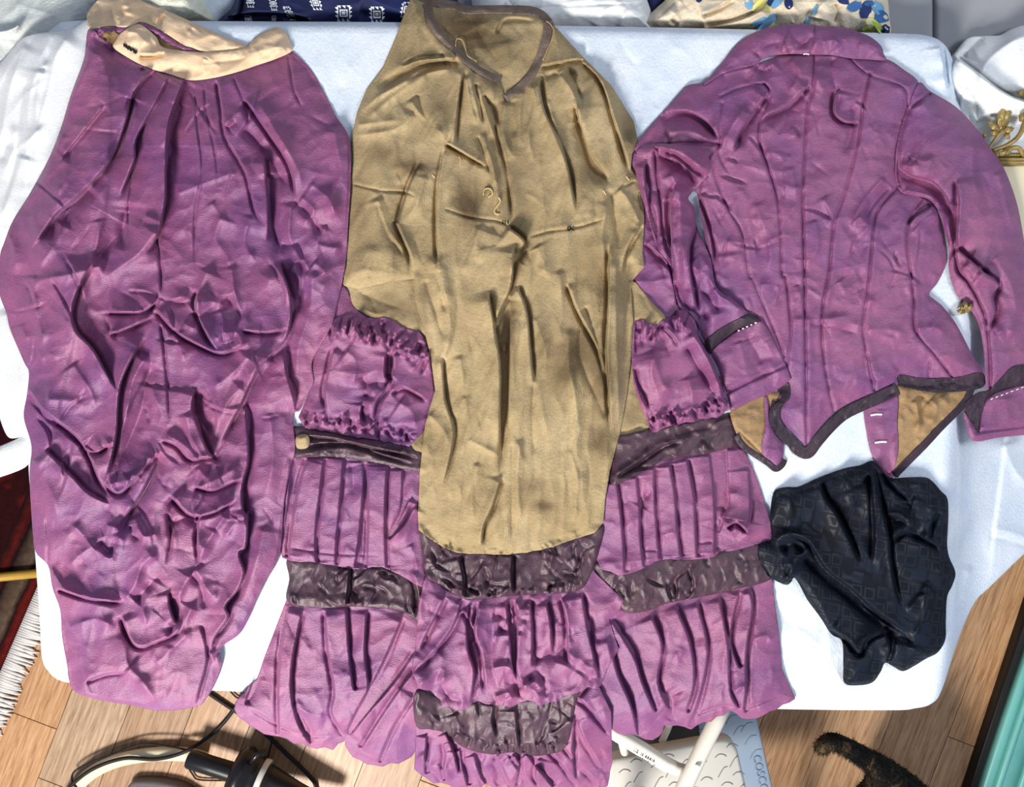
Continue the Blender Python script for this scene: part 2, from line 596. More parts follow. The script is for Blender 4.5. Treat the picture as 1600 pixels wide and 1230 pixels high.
def G(name, outline, folds=(), h=0.010, w=14.0, th=0.002, mat=None, parent=None, blur=5, base=None, lumps=((90, 90, 3.0, 0.0),),
      seed=1, smooth=True, label=None, kind=None, register=True, wall=0.012, post=None, stain=None, fine=0, edge_fade=6.0, keep=0.5, ridge=((46, 60, 3.2, 30), (60, 34, 2.4, -20), (22, 30, 1.0, 10))):
    rnd = random.Random(seed)
    blur = int(round(blur * 2.0 / S))
    poly = cr(outline, True, 5) if smooth else np.array(outline, float)
    mx, my = poly.min(0) - 8, poly.max(0) + 8
    i0, i1 = max(0, int((mx[0] - LX0) / S)), min(NX, int((my[0] - LX0) / S) + 2)
    j0, j1 = max(0, int((mx[1] - LY0) / S)), min(NY, int((my[1] - LY0) / S) + 2)
    blk = (slice(j0, j1), slice(i0, i1))
    xs, ys = GX[i0:i1], GY[j0:j1]
    X, Y = np.meshgrid(xs, ys)
    ins = inside_mask(xs, ys, poly)
    loop = np.vstack([poly, poly[:1]])
    D, _, _, QX, QY = seg_dist(X, Y, loop, max(3.0 * w, 14))
    sd = np.where(ins, np.minimum(D, 4.0 * w), 0.0)
    if base is None:
        top = TOP[blk]
        und = np.maximum(boxblur(boxblur(top, blur), blur), top) if blur else top.copy()
        und = boxblur(und, 2) if blur else und
    else:
        top = base(X, Y) if callable(base) else np.full(X.shape, float(base))
        und = top
    H = np.zeros(X.shape)
    for k, (sx, sy, amp, an) in enumerate(lumps):
        H += vnoise(X, Y, sx, sy, seed * 7 + k, math.radians(an)) * amp / 1000
    if ridge:
        for k, (sx, sy, amp, an) in enumerate(ridge):
            n_ = vnoise(X, Y, sx, sy, seed * 13 + k, math.radians(an)) + 0.5 * vnoise(X, Y, sx * .45, sy * .45, seed * 17 + k, math.radians(an + 25))
            H += (0.5 - np.abs(n_)) * amp / 1000
    for f in folds:
        add_fold(H, X, Y, f, rnd)
    if fine:
        H = boxblur(H, fine)
    fade = smooth01(sd / edge_fade)
    z = und + th + h * (1 - np.exp(-sd / w)) + H * (keep + (1 - keep) * fade)
    z = np.maximum(z, top + 0.0012)
    if post is not None:
        z = z + post(X, Y)
    # cells whose centre lies inside
    cx, cy = xs[:-1] + S / 2, ys[:-1] + S / 2
    cell = inside_mask(cx, cy, poly)
    ny, nx = X.shape
    used = np.zeros((ny, nx), bool)
    cnt = np.zeros((ny, nx), int)
    for a in (0, 1):
        for b in (0, 1):
            cnt[a:ny - 1 + a, b:nx - 1 + b] += cell
    used = cnt > 0
    edge = used & (cnt < 4)
    near = edge & (D < 3.0 * S)
    PX, PY = np.where(near, QX, X), np.where(near, QY, Y)
    if base is not None:
        BACK[blk] = np.where(ins | used, z, BACK[blk])
    if register:
        reg = TOP[blk]
        TOP[blk] = np.where(ins | used, np.maximum(reg, z), reg)
    idx = -np.ones((ny, nx), int)
    nv = int(used.sum())
    idx[used] = np.arange(nv)
    K = (HC - z) / FPX
    V = np.stack([((PX - 800) * K)[used], ((615 - PY) * K)[used], z[used]], 1)
    jj, ii = np.nonzero(cell)
    F = np.stack([idx[jj, ii], idx[jj + 1, ii], idx[jj + 1, ii + 1], idx[jj, ii + 1]], 1)
    # walls down from the edge
    cp = np.zeros((ny + 1, nx + 1), bool)
    cp[1:ny, 1:nx] = cell
    E = []
    for (dj, di, a, b) in ((-1, 0, (0, 1), (0, 0)), (1, 0, (1, 0), (1, 1)), (0, -1, (0, 0), (1, 0)), (0, 1, (1, 1), (0, 1))):
        m = cell & ~cp[1 + dj:ny + dj, 1 + di:nx + di]
        j, i = np.nonzero(m)
        E.append(np.stack([idx[j + a[0], i + a[1]], idx[j + b[0], i + b[1]]], 1))
    E = np.concatenate(E)
    zb = np.maximum(top - 0.001, z - wall)[used]
    zb = np.minimum(zb, V[:, 2] - 0.0004)
    eu = np.unique(E)
    low = -np.ones(nv, int)
    low[eu] = nv + np.arange(len(eu))
    VB = V[eu].copy()
    VB[:, 2] = zb[eu]
    W4 = np.stack([E[:, 1], E[:, 0], low[E[:, 0]], low[E[:, 1]]], 1)[:, ::-1]
    V = np.concatenate([V, VB])
    F = np.concatenate([F, W4[:, ::-1]])
    V -= np.array(parent_loc(parent))
    me = bpy.data.meshes.new(name)
    me.vertices.add(len(V))
    me.vertices.foreach_set('co', V.astype(np.float32).ravel())
    me.loops.add(len(F) * 4)
    me.loops.foreach_set('vertex_index', F.astype(np.int32).ravel())
    me.polygons.add(len(F))
    me.polygons.foreach_set('loop_start', (np.arange(len(F)) * 4).astype(np.int32))
    me.polygons.foreach_set('use_smooth', np.ones(len(F), bool))
    me.update(calc_edges=True)
    if stain:
        st = np.zeros(X.shape)
        for (sx, sy, r, a) in stain:
            st += a * np.exp(-(((X - sx) / (r if not hasattr(r, '__len__') else r[0])) ** 2 + ((Y - sy) / (r if not hasattr(r, '__len__') else r[1])) ** 2))
        att = me.attributes.new('stain', 'FLOAT', 'POINT')
        sv = np.zeros(len(V), np.float32)
        sv[:nv] = np.clip(st, 0, 1)[used]
        att.data.foreach_set('value', sv)
    me.validate()
    me.materials.append(mat)
    o = bpy.data.objects.new(name, me)
    C.objects.link(o)
    if parent:
        o.parent = parent
    if label:
        o['label'] = label
    if kind:
        o['kind'] = kind
    return o


def band(path, w0, w1=None):
    """outline of a strip centred on a path"""
    p = cr(path, False, 5)
    w1 = w0 if w1 is None else w1
    d = np.gradient(p, axis=0)
    n = np.stack([-d[:, 1], d[:, 0]], 1) / np.maximum(np.hypot(d[:, 0], d[:, 1]), 1e-6)[:, None]
    ww = np.linspace(w0, w1, len(p))[:, None] / 2
    return [tuple(q) for q in np.vstack([p + n * ww, (p - n * ww)[::-1]])]


def zc(ox, oy, s=0.35):
    """points noted in a magnified crop, back to picture coordinates"""
    return lambda *a: [(ox + x * s, oy + y * s) for x, y in a]


c1, c2, c3 = zc(0, 0), zc(0, 400), zc(0, 800)
c4, c5, c6 = zc(500, 0), zc(500, 400), zc(500, 800)
c7, c8, c9 = zc(1040, 0), zc(1040, 400), zc(1040, 800)


def tops(px, py, field=None):
    """height of whatever cloth lies at this point"""
    i = min(max(int(round((px - LX0) / S)), 0), NX - 1)
    j = min(max(int(round((py - LY0) / S)), 0), NY - 1)
    return float((TOP if field is None else field)[j, i])


def thread(name, pts, r, mat, parent, lift=0.001, closed=False, label=None):
    q = cr(pts, False, 4)
    p3 = [P(x, y, tops(x, y) + lift) for x, y in q]
    v, f = tube(p3, r, 6)
    return mesh_obj(name, v, f, mat, parent, label=label)
# ------------------------------------------------------------------ floor of wooden planks
def wood_mat():
    s = NT('plank_wood')
    oi = s.n('ShaderNodeObjectInfo')
    gr = s.noise(9, 5, 0.65, cs=(14, 1.1, 1), dist=0.6)
    fine = s.noise(60, 3, 0.6, cs=(9, 0.5, 1))
    a = s.ramp(oi.outputs['Random'], [(0.0, srgb(176, 144, 112)), (0.35, srgb(198, 160, 122)), (0.7, srgb(212, 166, 120)), (1.0, srgb(190, 166, 140))])
    d = s.mix(s.ramp(gr, [(0.35, (1, 1, 1, 1)), (0.62, (0, 0, 0, 1))]), a, s.mix(1.0, a, srgb(196, 180, 164), 'MULTIPLY'))
    d2 = s.mix(s.math('MULTIPLY', fine, 0.5), d, s.mix(1.0, d, srgb(200, 188, 176), 'MULTIPLY'))
    s.color(d2)
    s.b.inputs['Roughness'].default_value = 0.42
    s.b.inputs['Specular IOR Level'].default_value = 0.4
    s.bump(gr, 0.12, 0.001)
    return s.m


M['wood'] = wood_mat()
fl = mesh_obj('floor', *prism([(-2.2, -1.9), (2.2, -1.9), (2.2, 1.9), (-2.2, 1.9)], -0.03, -0.009), plain('floor_joint', srgb(70, 52, 38), 0.8), smooth=False, kind='structure')
PW, PL = 0.142, 1.05
pm_v, pm_f = prism([(-PW / 2 + .0007, -PL / 2 + .0007), (PW / 2 - .0007, -PL / 2 + .0007), (PW / 2 - .0007, PL / 2 - .0007), (-PW / 2 + .0007, PL / 2 - .0007)], -0.009, 0.0, 0.0012)
ANG = math.radians(-21.0)                     # planks run down-left in the picture
plank0 = mesh_obj('plank', pm_v, pm_f, M['wood'], fl, smooth=False)
ax_u = Vector((math.cos(ANG), math.sin(ANG), 0))
ax_v = Vector((-math.sin(ANG), math.cos(ANG), 0))
rr = random.Random(4)
first = True
lx, ly, _ = P(78, 1168, 0)                    # a joint between two planks seen bottom left
shift = (lx * ax_u.x + ly * ax_u.y) % PW + PW / 2
for i in range(-13, 14):
    off = rr.uniform(0, PL)
    for j in range(-3, 4):
        c = ax_u * (i * PW + shift) + ax_v * (j * PL + off - PL / 2)
        if abs(c.x) > 1.95 or abs(c.y) > 1.6:
            continue
        o = plank0 if first else plank0.copy()
        if not first:
            C.objects.link(o)
        first = False
        o.location = c
        o.rotation_euler = (0, 0, ANG)

# ------------------------------------------------------------------ oriental rug at the left
def rug_mat():
    s = NT('rug_pile')
    co = s.coord()
    sep = s.n('ShaderNodeSeparateXYZ')
    s.l(co, sep.inputs[0])
    v = s.n('ShaderNodeTexVoronoi', Scale=16.0, _distance='MANHATTAN')
    s.l(co, v.inputs['Vector'])
    field = s.ramp(v.outputs['Distance'], [(0.0, srgb(120, 60, 40)), (0.12, srgb(24, 16, 22)), (0.3, srgb(88, 22, 22)), (0.6, srgb(48, 12, 16))])
    nz = s.noise(60, 4)
    field = s.mix(nz, field, s.mix(1.0, field, srgb(150, 120, 110), 'MULTIPLY'))
    # border stripes count off from the edge (local x from -w to 0)
    wob = s.noise(40, 3)
    xx = s.math('ADD', sep.outputs['X'], s.math('MULTIPLY', s.math('SUBTRACT', wob, 0.5), 0.012))
    t = s.math('MULTIPLY', xx, -6.0)
    bor = s.ramp(t, [(0.0, srgb(40, 14, 14)), (0.09, srgb(108, 26, 20)), (0.17, srgb(30, 16, 18)), (0.24, srgb(104, 88, 72)), (0.40, srgb(74, 58, 50)), (0.47, srgb(22, 12, 16)), (0.56, srgb(92, 24, 22)), (0.66, srgb(40, 16, 18))])
    bor = s.mix(s.noise(70, 4), s.mix(1.0, bor, srgb(120, 100, 96), 'MULTIPLY'), bor)
    edge = s.math('GREATER_THAN', sep.outputs['X'], -0.115)
    s.color(s.mix(edge, field, bor))
    s.b.inputs['Roughness'].default_value = 0.95
    s.b.inputs['Specular IOR Level'].default_value = 0.1
    s.bump(nz, 0.8, 0.003)
    return s.m


ru = thing('oriental_rug', 'dark red patterned rug with white fringe on the wooden floor', 'rug', P(33, 990, 0))
ru.rotation_euler = (0, 0, math.radians(-23.5))


def local_mesh(name, verts, faces, mat, parent, **kw):
    o = mesh_obj(name, np.asarray(verts) + np.array(parent_loc(parent)), faces, mat, parent, **kw)
    return o


v, f = prism([(-1.3, -0.8), (0, -0.8), (0, 0.75), (-1.3, 0.75)], 0.0005, 0.011, 0.003)
local_mesh('rug_pile', v, f, rug_mat(), ru)
r = random.Random(8)
parts = []
y = -0.8
while y < 0.75:
    a = r.uniform(-0.006, 0.006)
    L = 0.052 + r.uniform(-0.006, 0.008)
    parts.append(tube([(-0.004, y, 0.009), (L * 0.4, y + a * 0.4, 0.0075), (L * 0.8, y + a, 0.0045), (L, y + a * 1.7, 0.003)], [0.0035, 0.0038, 0.0034, 0.0015], 5))
    y += 0.0056
v, f = join(*parts)
local_mesh('fringe', v, f, plain('fringe_cotton', srgb(212, 208, 204), 0.9, 0.1, 0, 0.06), ru, kind='stuff', label='white cotton fringe along the rug edge')

# ------------------------------------------------------------------ grey sofa behind the table, with the textiles lying on it
sofa = thing('grey_sofa', 'grey velvet sofa standing behind the white table', 'sofa', (0.0, 0.9, 0))
ysf, ysb = 0.475, 1.25
xs_seam = P(1462, 40, 0.688)[0]
for (xa, xb) in ((-1.25, -0.42), (-0.417, xs_seam - 0.0015), (xs_seam + 0.0015, 1.25)):
    poly = rounded([(xa, ysf), (xb, ysf), (xb, ysb), (xa, ysb)], 0.012)
    v, f = prism(poly, 0.42, 0.688, 0.008)
    mesh_obj('seat_cushion', v, f, M['grey_upholstery'], sofa)
v, f = prism([(-1.3, ysf + 0.02), (1.3, ysf + 0.02), (1.3, ysb + 0.1), (-1.3, ysb + 0.1)], 0.09, 0.418, 0.01)
mesh_obj('sofa_base', v, f, M['grey_upholstery'], sofa)
v, f = prism(rounded([(-1.3, ysb + 0.002), (1.3, ysb + 0.002), (1.3, ysb + 0.2), (-1.3, ysb + 0.2)], 0.03), 0.42, 1.0, 0.03)
mesh_obj('backrest', v, f, M['grey_upholstery'], sofa)
for sx in (-1.22, 1.22):
    for yy in (ysf + 0.1, ysb):
        mesh_obj('leg', *lathe((sx, yy, 0.0), (sx, yy, 0.09), [(0, .018), (1, .028)], 12), M['black_paint'], sofa)

# ------------------------------------------------------------------ folding table and its cloth
tb = thing('folding_table', 'long rectangular table under the white cloth that carries the clothes', 'table', (0, 0, 0))
TZ = T - 0.020
tp = [P(66, 50, TZ)[:2], P(66, 1068, TZ)[:2], P(1476, 1096, TZ)[:2], P(1476, 64, TZ)[:2]]
tp = rounded(tp, 0.045)
v, f = prism(tp, TZ - 0.028, TZ, 0.004)
mesh_obj('tabletop', v, f, M['white_plastic'], tb)
for sx in (-1, 1):
    for sy in (-1, 1):
        v, f = tube([(sx * 0.52, sy * 0.36, TZ - 0.03), (sx * 0.50, sy * 0.36, 0.35), (sx * 0.48, sy * 0.36, 0.0)], 0.014, 12)
        mesh_obj('leg', v, f, M['white_metal'], tb)
    v, f = tube([(sx * 0.50, -0.36, 0.35), (sx * 0.50, 0.36, 0.35)], 0.010, 10)
    mesh_obj('crossbar', v, f, M['white_metal'], tb)


def sheet_base(X, Y):
    z = np.full(X.shape, T - 0.012)
    d = np.logaddexp(0, (X - (1490 - 0.02 * np.maximum(0, Y - 600) + 26 * np.exp(-((Y - 500) / 110) ** 2))) / 5) * 5
    z -= 0.045 * (1 - np.exp(-d / 14)) + d / 1100 * 0.5
    return z


sheet_out = [(62, 200), (66, 80), (84, 42), (130, 32), (330, 33), (640, 35), (860, 40), (1040, 43), (1250, 48), (1390, 52), (1445, 55), (1474, 68), (1490, 98),
             (1500, 150), (1512, 250), (1530, 400), (1560, 520), (1640, 600), (1660, 720), (1640, 830), (1600, 866), (1546, 918), (1523, 942), (1498, 998), (1472, 1078),
             (1455, 1100), (1430, 1107), (1390, 1110), (1208, 1108), (900, 1100), (560, 1088), (331, 1079), (160, 1070), (107, 1064), (80, 1052), (66, 1030), (62, 970),
             (56, 880), (48, 780), (44, 690), (50, 500), (56, 330)]
sheet_f = [('r', 9, 4, [(1497, 640), (1500, 760), (1494, 900), (1484, 1040)]), ('r', 16, 3, [(1582, 640), (1566, 760), (1552, 880), (1540, 920)]),
           ('v', 12, 2.5, [(1572, 660), (1556, 780), (1545, 860)]), ('r', 14, 3, [(1568, 690), (1590, 740), (1640, 790)]), ('r', 14, 2.5, [(1550, 826), (1580, 832), (1630, 850)]),
           ('v', 10, 2, [(1545, 838), (1580, 846), (1620, 860)]), ('L', 12, 6, [(1470, 70), (1476, 105), (1480, 140)]), ('r', 10, 3, [(1515, 880), (1500, 960), (1480, 1060)]),
           ('r', 12, 2, [(1240, 980), (1280, 1010), (1330, 1090)]), ('r', 8, 2, [(1262, 910), (1290, 970), (1300, 1060)])]
sheet_f += scat(60, (480, 60, 1120, 260), 8, 25, (30, 90), (5, 12), (0.4, 1.1), 3)
sheet_f += scat(30, (1180, 900, 1480, 1100), 20, 30, (30, 80), (6, 14), (0.4, 1.0), 5)
cl = G('tablecloth', sheet_out, sheet_f, h=0.012, w=5, th=0.0, mat=M['sheet'], base=sheet_base, lumps=((120, 60, 0.8, 0), (30, 70, 0.5, 10)), seed=2, register=True, wall=0.02, ridge=((70, 90, 1.0, 20), (30, 60, .5, 0)))
tag(cl, 'white cloth with rounded corners covering the table under all the clothes', 'tablecloth')

# ------------------------------------------------------------------ textiles on the sofa, along the top of the picture
def lie(z, wob=0.0):
    return lambda X, Y: np.full(X.shape, z)


# shibori navy cloth
def shibori():
    s = NT('navy_shibori')
    n1 = s.noise(9, 4)
    s.color(s.ramp(n1, [(0.3, srgb(8, 14, 52)), (0.6, srgb(14, 30, 84)), (0.8, srgb(30, 62, 122))]))
    s.b.inputs['Roughness'].default_value = 0.8
    return s.m


Zs = 0.691
navy = thing('navy_cloth', 'navy blue cloth with white tie-dyed lattice marks lying behind the table', 'cloth', P(500, 20, Zs))
nf = [('L', 14, 9, [(378, -10), (372, 20), (348, 40)]), ('r', 12, 8, [(450, -20), (440, 20), (455, 50)]), ('R', 14, 10, [(352, 28), (400, 20), (470, 26), (520, 60)]), ('r', 14, 6, [(560, -10), (620, 16), (660, 24)]),
      ('v', 12, 6, [(560, 20), (640, 36)])]
navy_fab = G('fabric', [(335, 40), (345, 28), (362, 12), (380, -20), (420, -60), (560, -70), (680, -60), (720, 20), (700, 40), (500, 40), (360, 39), (334, 42)], nf, h=0.03, w=14, th=0.006, mat=shibori(), parent=navy, base=Zs, register=True, seed=5)


def flat_print(name, polys, mat, parent, lift=0.0012, kind=None, label=None):
    """small printed shapes that follow the cloth they lie on"""
    V, F = [], []
    for poly in polys:
        b = len(V)
        cx = sum(p[0] for p in poly) / len(poly)
        cy = sum(p[1] for p in poly) / len(poly)
        V.append(P(cx, cy, tops(cx, cy, BACK) + lift))
        for x, y in poly:
            V.append(P(x, y, tops(x, y, BACK) + lift))
        n = len(poly)
        for k in range(n):
            F.append((b, b + 1 + (k + 1) % n, b + 1 + k))
    return mesh_obj(name, V, F, mat, parent, label=label, kind=kind)


white_dye = plain('white_dye', srgb(232, 238, 246), 0.85)


def motif(cx, cy, sx=1.0, sk=0.0, s=1.0):
    """ring of small triangles round a hollow square, as tied into the cloth"""
    out = []
    q = lambda u, v: (cx + (u * sx + v * sk) * s, cy + v * s)
    for k in (-1, 0, 1):
        out.append([q(k * 7 - 3, -11), q(k * 7 + 3, -11), q(k * 7 + 2.5, -6.5)])
        out.append([q(k * 7 - 3, 13), q(k * 7 + 3, 13), q(k * 7 - 2, 8)])
        out.append([q(-13, k * 6 - 2), q(-8, k * 6 - 3.5), q(-8, k * 6 + 3)])
        out.append([q(13, k * 6 - 2), q(8, k * 6 - 3.5), q(8, k * 6 + 3)])
    for a, b in (((-6, -5), (6, -3)), ((-6, 4), (6, 6)), ((-6, -3), (-4, 4)), ((4, -3), (6, 4))):
        out.append([q(a[0], a[1]), q(b[0], a[1]), q(b[0], b[1]), q(a[0], b[1])])
    out.append([q(-2.6, -2), q(2.6, -2), q(2.6, 2.6), q(-2.6, 2.6)])
    return out


for m in ((391, 0, .6, .1, .9), (427, 6, .6, .2, .8), (452, 20, .55, .55, .9), (493, 4, .8, .35, .9), (537, 20, 1, .02, 1.05), (589, 22, .92, .05, 1.05), (636, 14, .8, -.2, 1), (388, 30, .8, .2, .6), (428, 31, .5, 0, .6), (484, 34, .4, .2, .5)):
    flat_print('dye_mark', motif(*m), white_dye, navy, kind='stuff')

wq = [('L', 5, 4, c4((830, 0), (880, 50), (920, 110), (935, 160))), ('r', 9, 3, [(855, 30), (880, 12), (910, -5)]), ('r', 8, 4, [(930, 42), (945, 18), (975, 0)]), ('r', 7, 3, [(968, 42), (975, 25), (990, 5)]),
      ('r', 6, 3, [(1000, 5), (1010, 30), (1014, 60)]), ('g', 2, 1.5, [(830, 14), (900, 8), (990, 6)])]
G('white_quilt', [(738, 10), (744, -20), (800, -60), (960, -60), (1000, -20), (1014, 8), (1021, 36), (1022, 50), (960, 48), (820, 46), (752, 44)], wq, h=0.03, w=20, th=0.008, mat=M['satin_white'], base=Zs, seed=6)
tag(bpy.data.objects['white_quilt'], 'crisp white stitched cloth behind the table between navy and beige cloths', 'quilt')

navy2 = G('navy_cloth', [(1004, -40), (1060, -60), (1062, -20), (1040, 2), (1022, 24), (1012, 14)], [], h=0.012, w=8, mat=shibori(), base=Zs - 0.004, seed=9)
tag(navy2, 'small navy cloth corner between the white quilt and beige blanket', 'cloth')

fleece = cloth('beige_fleece', srgb(214, 196, 168), srgb(228, 214, 188), srgb(238, 226, 204), rough=0.9, spec=0.1, patch=14, bump=0.9)
bl = thing('floral_blanket', 'beige fleece blanket with blue and yellow flowers behind the purple bodice', 'blanket', P(1200, 10, Zs))
bf = [('L', 8, 9, [(1100, 44), (1150, 32), (1185, 18), (1200, 6)]), ('v', 6, 8, [(1305, 4), (1308, 22), (1300, 40)]), ('r', 9, 7, [(1275, 30), (1282, 12), (1300, -6)]), ('r', 8, 6, [(1045, 12), (1060, 30), (1056, 50)]),
      ('R', 8, 7, [(1095, 24), (1120, 14), (1150, -4)]), ('r', 8, 6, [(1240, 40), (1265, 26), (1290, 20)]), ('v', 5, 6, [(1238, 34), (1258, 24), (1275, 12)]), ('v', 5, 6, [(1048, 30), (1060, 42)])]
bf += scat(34, (1020, -30, 1390, 60), 40, 40, (20, 50), (4, 8), (2, 5), 11)
G('fabric', [(1008, 30), (1024, 14), (1046, -10), (1060, -60), (1200, -70), (1372, -60), (1386, -10), (1390, 30), (1391, 52), (1370, 52), (1200, 48), (1030, 45), (1014, 42)], bf, h=0.035, w=14, th=0.012, mat=fleece, parent=bl, base=Zs, seed=7)
petal_blue = plain('petal_blue', srgb(110, 160, 196), 0.9, var=0.15)
petal_navy = plain('petal_navy', srgb(30, 48, 100), 0.9, var=0.3)
petal_mid = plain('petal_mid_blue', srgb(52, 100, 156), 0.9, var=0.3)
petal_yel = plain('petal_yellow', srgb(228, 220, 120), 0.9, var=0.1)
petal_grn = plain('petal_green', srgb(196, 214, 116), 0.9, var=0.15)


def ell(cx, cy, a, b, rot, n=14, seed=0):
    r_ = random.Random(seed + int(cx * 7 + cy))
    return [(cx + a * k * math.cos(t) * math.cos(rot) - b * k * math.sin(t) * math.sin(rot), cy + a * k * math.cos(t) * math.sin(rot) + b * k * math.sin(t) * math.cos(rot))
            for t, k in ((2 * math.pi * i / n, r_.uniform(0.85, 1.12)) for i in range(n))]


for (cx, cy, a, b, rt, mt) in ((1192, 36, 24, 9, -0.45, petal_blue), (1170, 6, 10, 7, 1.2, petal_blue), (1186, 8, 13, 7, -0.7, petal_yel), (1198, 13, 8, 5, 0.2, petal_yel), (1214, 4, 12, 6, -0.8, petal_blue),
                               (1232, 6, 9, 7, 1.3, petal_navy), (1204, 2, 5, 7, 0.2, petal_navy), (1272, 18, 11, 4, -1.1, petal_blue), (1318, 2, 10, 5, 0.3, petal_navy), (1336, 10, 12, 8, -0.3, petal_mid),
                               (1352, 16, 9, 14, 0.2, petal_navy), (1372, 12, 12, 9, 0.9, petal_blue), (1358, 5, 8, 5, 0, petal_mid), (1378, 26, 12, 10, 0.5, petal_mid), (1366, 40, 16, 8, 0.7, petal_grn),
                               (1356, 44, 9, 6, -0.3, petal_grn), (1384, 46, 7, 8, 0, petal_navy), (1092, 0, 5, 4, 0, petal_navy), (1262, 34, 9, 4, -1.2, petal_blue)):
    flat_print('petal', [ell(cx, cy, a, b, rt)], mt, bl, lift=0.0012 + 0.0001 * (int(cx) % 7))

pl_ = G('ivory_cushion', [(214, -30), (300, -40), (322, 4), (336, 26), (330, 38), (290, 39), (240, 38), (206, 10)], scat(20, (210, -20, 330, 40), 40, 40, (15, 40), (4, 8), (1, 3), 2), h=0.05, w=20, mat=M['ivory'], base=Zs, seed=12)
tag(pl_, 'pale ivory fluffy cushion behind the cream waistband', 'cushion')
wl = G('white_cloth', [(290, -60), (372, -60), (366, 6), (350, 26), (338, 38), (300, 40), (262, 40), (300, 20)], scat(8, (300, -20, 360, 40), 10, 30, (20, 50), (5, 9), (1, 3), 3), h=0.012, w=10, mat=M['sheet'], base=Zs - 0.004, seed=13)
tag(wl, 'white cloth corner between ivory cushion and navy cloth', 'cloth')

# lace top left, and satin hanging over the table's left end
lf = []
for k in range(26):
    a = -0.15 + k * 0.062
    lf.append(('r', 2.5, 1.4, [(-30 + 60 * math.sin(a), 40 + 10 * math.cos(a)), (20 + 130 * math.cos(a), 96 - 150 * math.sin(a) * 0.9)], (0, 0)))
lf += [('r', 12, 2, [(-20, 50), (30, 8), (60, -20)]), ('r', 12, 2, [(20, 4), (70, 20), (120, 34)])]
lc = G('lace_cloth', [(-90, -60), (150, -60), (152, 10), (146, 40), (120, 66), (60, 80), (20, 116), (-40, 150), (-100, 140)], lf, h=0.02, w=14, mat=M['lace'], base=0.68, seed=14, ridge=((120, 160, 2.0, 30),))
tag(lc, 'sheer greyish white lace cloth in the top left corner', 'cloth')


def left_base(X, Y):
    d = np.logaddexp(0, (56 - X) / 16) * 16
    return T + 0.001 - 0.04 * (1 - np.exp(-d / 40)) - d / 1100 * 0.4


sf = [('r', 14, 6, [(112, 48), (86, 90), (78, 130), (60, 200), (50, 290)]), ('r', 12, 5, [(82, 96), (62, 108), (48, 140), (42, 200), (44, 280)]), ('r', 12, 8, [(44, 66), (24, 110), (8, 170), (0, 240)]),
      ('r', 8, 6, [(66, 106), (58, 160), (54, 230)]), ('v', 9, 4, [(40, 120), (30, 190), (20, 270), (0, 330)]), ('r', 9, 6, [(36, 240), (16, 300), (0, 350)]), ('r', 14, 6, [(4, 480), (24, 560), (34, 660)])]
sf += scat(30, (-40, 60, 110, 420), -18, 14, (40, 110), (5, 10), (1.5, 4), 21)
G('white_satin_cloth', [(44, 55), (108, 46), (142, 30), (170, 60), (170, 300), (120, 520), (80, 700), (52, 742), (46, 716), (34, 731), (0, 745), (-60, 762), (-60, 720), (0, 697), (34, 682), (14, 684), (0, 655), (-14, 600), (-60, 520), (-90, 300), (-60, 150), (0, 98), (20, 76)],
  sf, h=0.010, w=8, th=0.006, mat=M['satin_white'], base=left_base, seed=15, wall=0.02, ridge=((80, 140, 2.0, -15), (30, 70, .7, -15)))
tag(bpy.data.objects['white_satin_cloth'], 'shiny white satin hanging over the left end of the table', 'cloth')

rf = [('L', 22, 16, [(1491, 86), (1526, 112), (1572, 146), (1640, 170)]), ('r', 14, 10, [(1530, 140), (1540, 100), (1590, 60), (1650, 50)]), ('v', 9, 9, [(1508, 92), (1520, 70), (1540, 58)]),
      ('r', 9, 8, [(1500, 150), (1540, 160), (1590, 158)]), ('r', 7, 6, [(1520, 190), (1550, 176), (1600, 172)]), ('v', 8, 7, [(1512, 130), (1526, 160), (1528, 200)]), ('r', 10, 8, [(1480, 76), (1494, 110), (1502, 160)])]
rs = G('white_satin_throw', [(1486, 96), (1500, 74), (1514, 59), (1540, 56), (1562, 55), (1582, 45), (1610, 38), (1680, 36), (1690, 150), (1690, 270), (1560, 275), (1500, 220), (1470, 150)], rf, h=0.032, w=24, th=0.004, mat=M['satin_white'], base=lambda X, Y: 0.700 - 0.030 * smooth01((Y - 125) / 60), seed=16, register=False, wall=0.06, ridge=((90, 110, 2.5, 30),))
tag(rs, 'puffed white satin cloth at the top right beside the grey sofa', 'cloth')
# ------------------------------------------------------------------ small things at floor level and beside the table
# gilded frame at the right
gf = thing('gilded_frame', 'cream board in a carved gold frame beside the purple sleeve at the right edge', 'frame', P(1580, 260, 0.70))
zf = 0.715
bd = [P(1513, 256, zf)[:2], P(1513, 489, zf)[:2], P(1700, 489, zf)[:2], P(1700, 256, zf)[:2]]
mesh_obj('board', *prism(bd, zf - 0.012, zf, 0.002), M['cream_board'], gf, label='plain cream board')
for yy, rr_, dz in ((243, 0.0035, 0.004), (249, 0.003, 0.006), (254.5, 0.004, 0.004)):
    v, f = tube([P(1513, yy, zf + dz), P(1700, yy, zf + dz)], rr_, 8)
    mesh_obj('moulding', v, f, M['gold'], gf)
parts = []
x = 1514
while x < 1700:
    a, b = P(x, 243, zf + 0.008), P(x + 3.5, 239, zf + 0.008)
    parts.append(tube([a, b], [0.0018, 0.0014], 5))
    x += 4.2
mesh_obj('rope_bead', *join(*parts), M['gold'], gf, kind='stuff')
mesh_obj('moulding', *tube([P(1500, 487, zf + 0.006), P(1700, 487, zf + 0.006)], 0.0035, 8), M['gold'], gf)


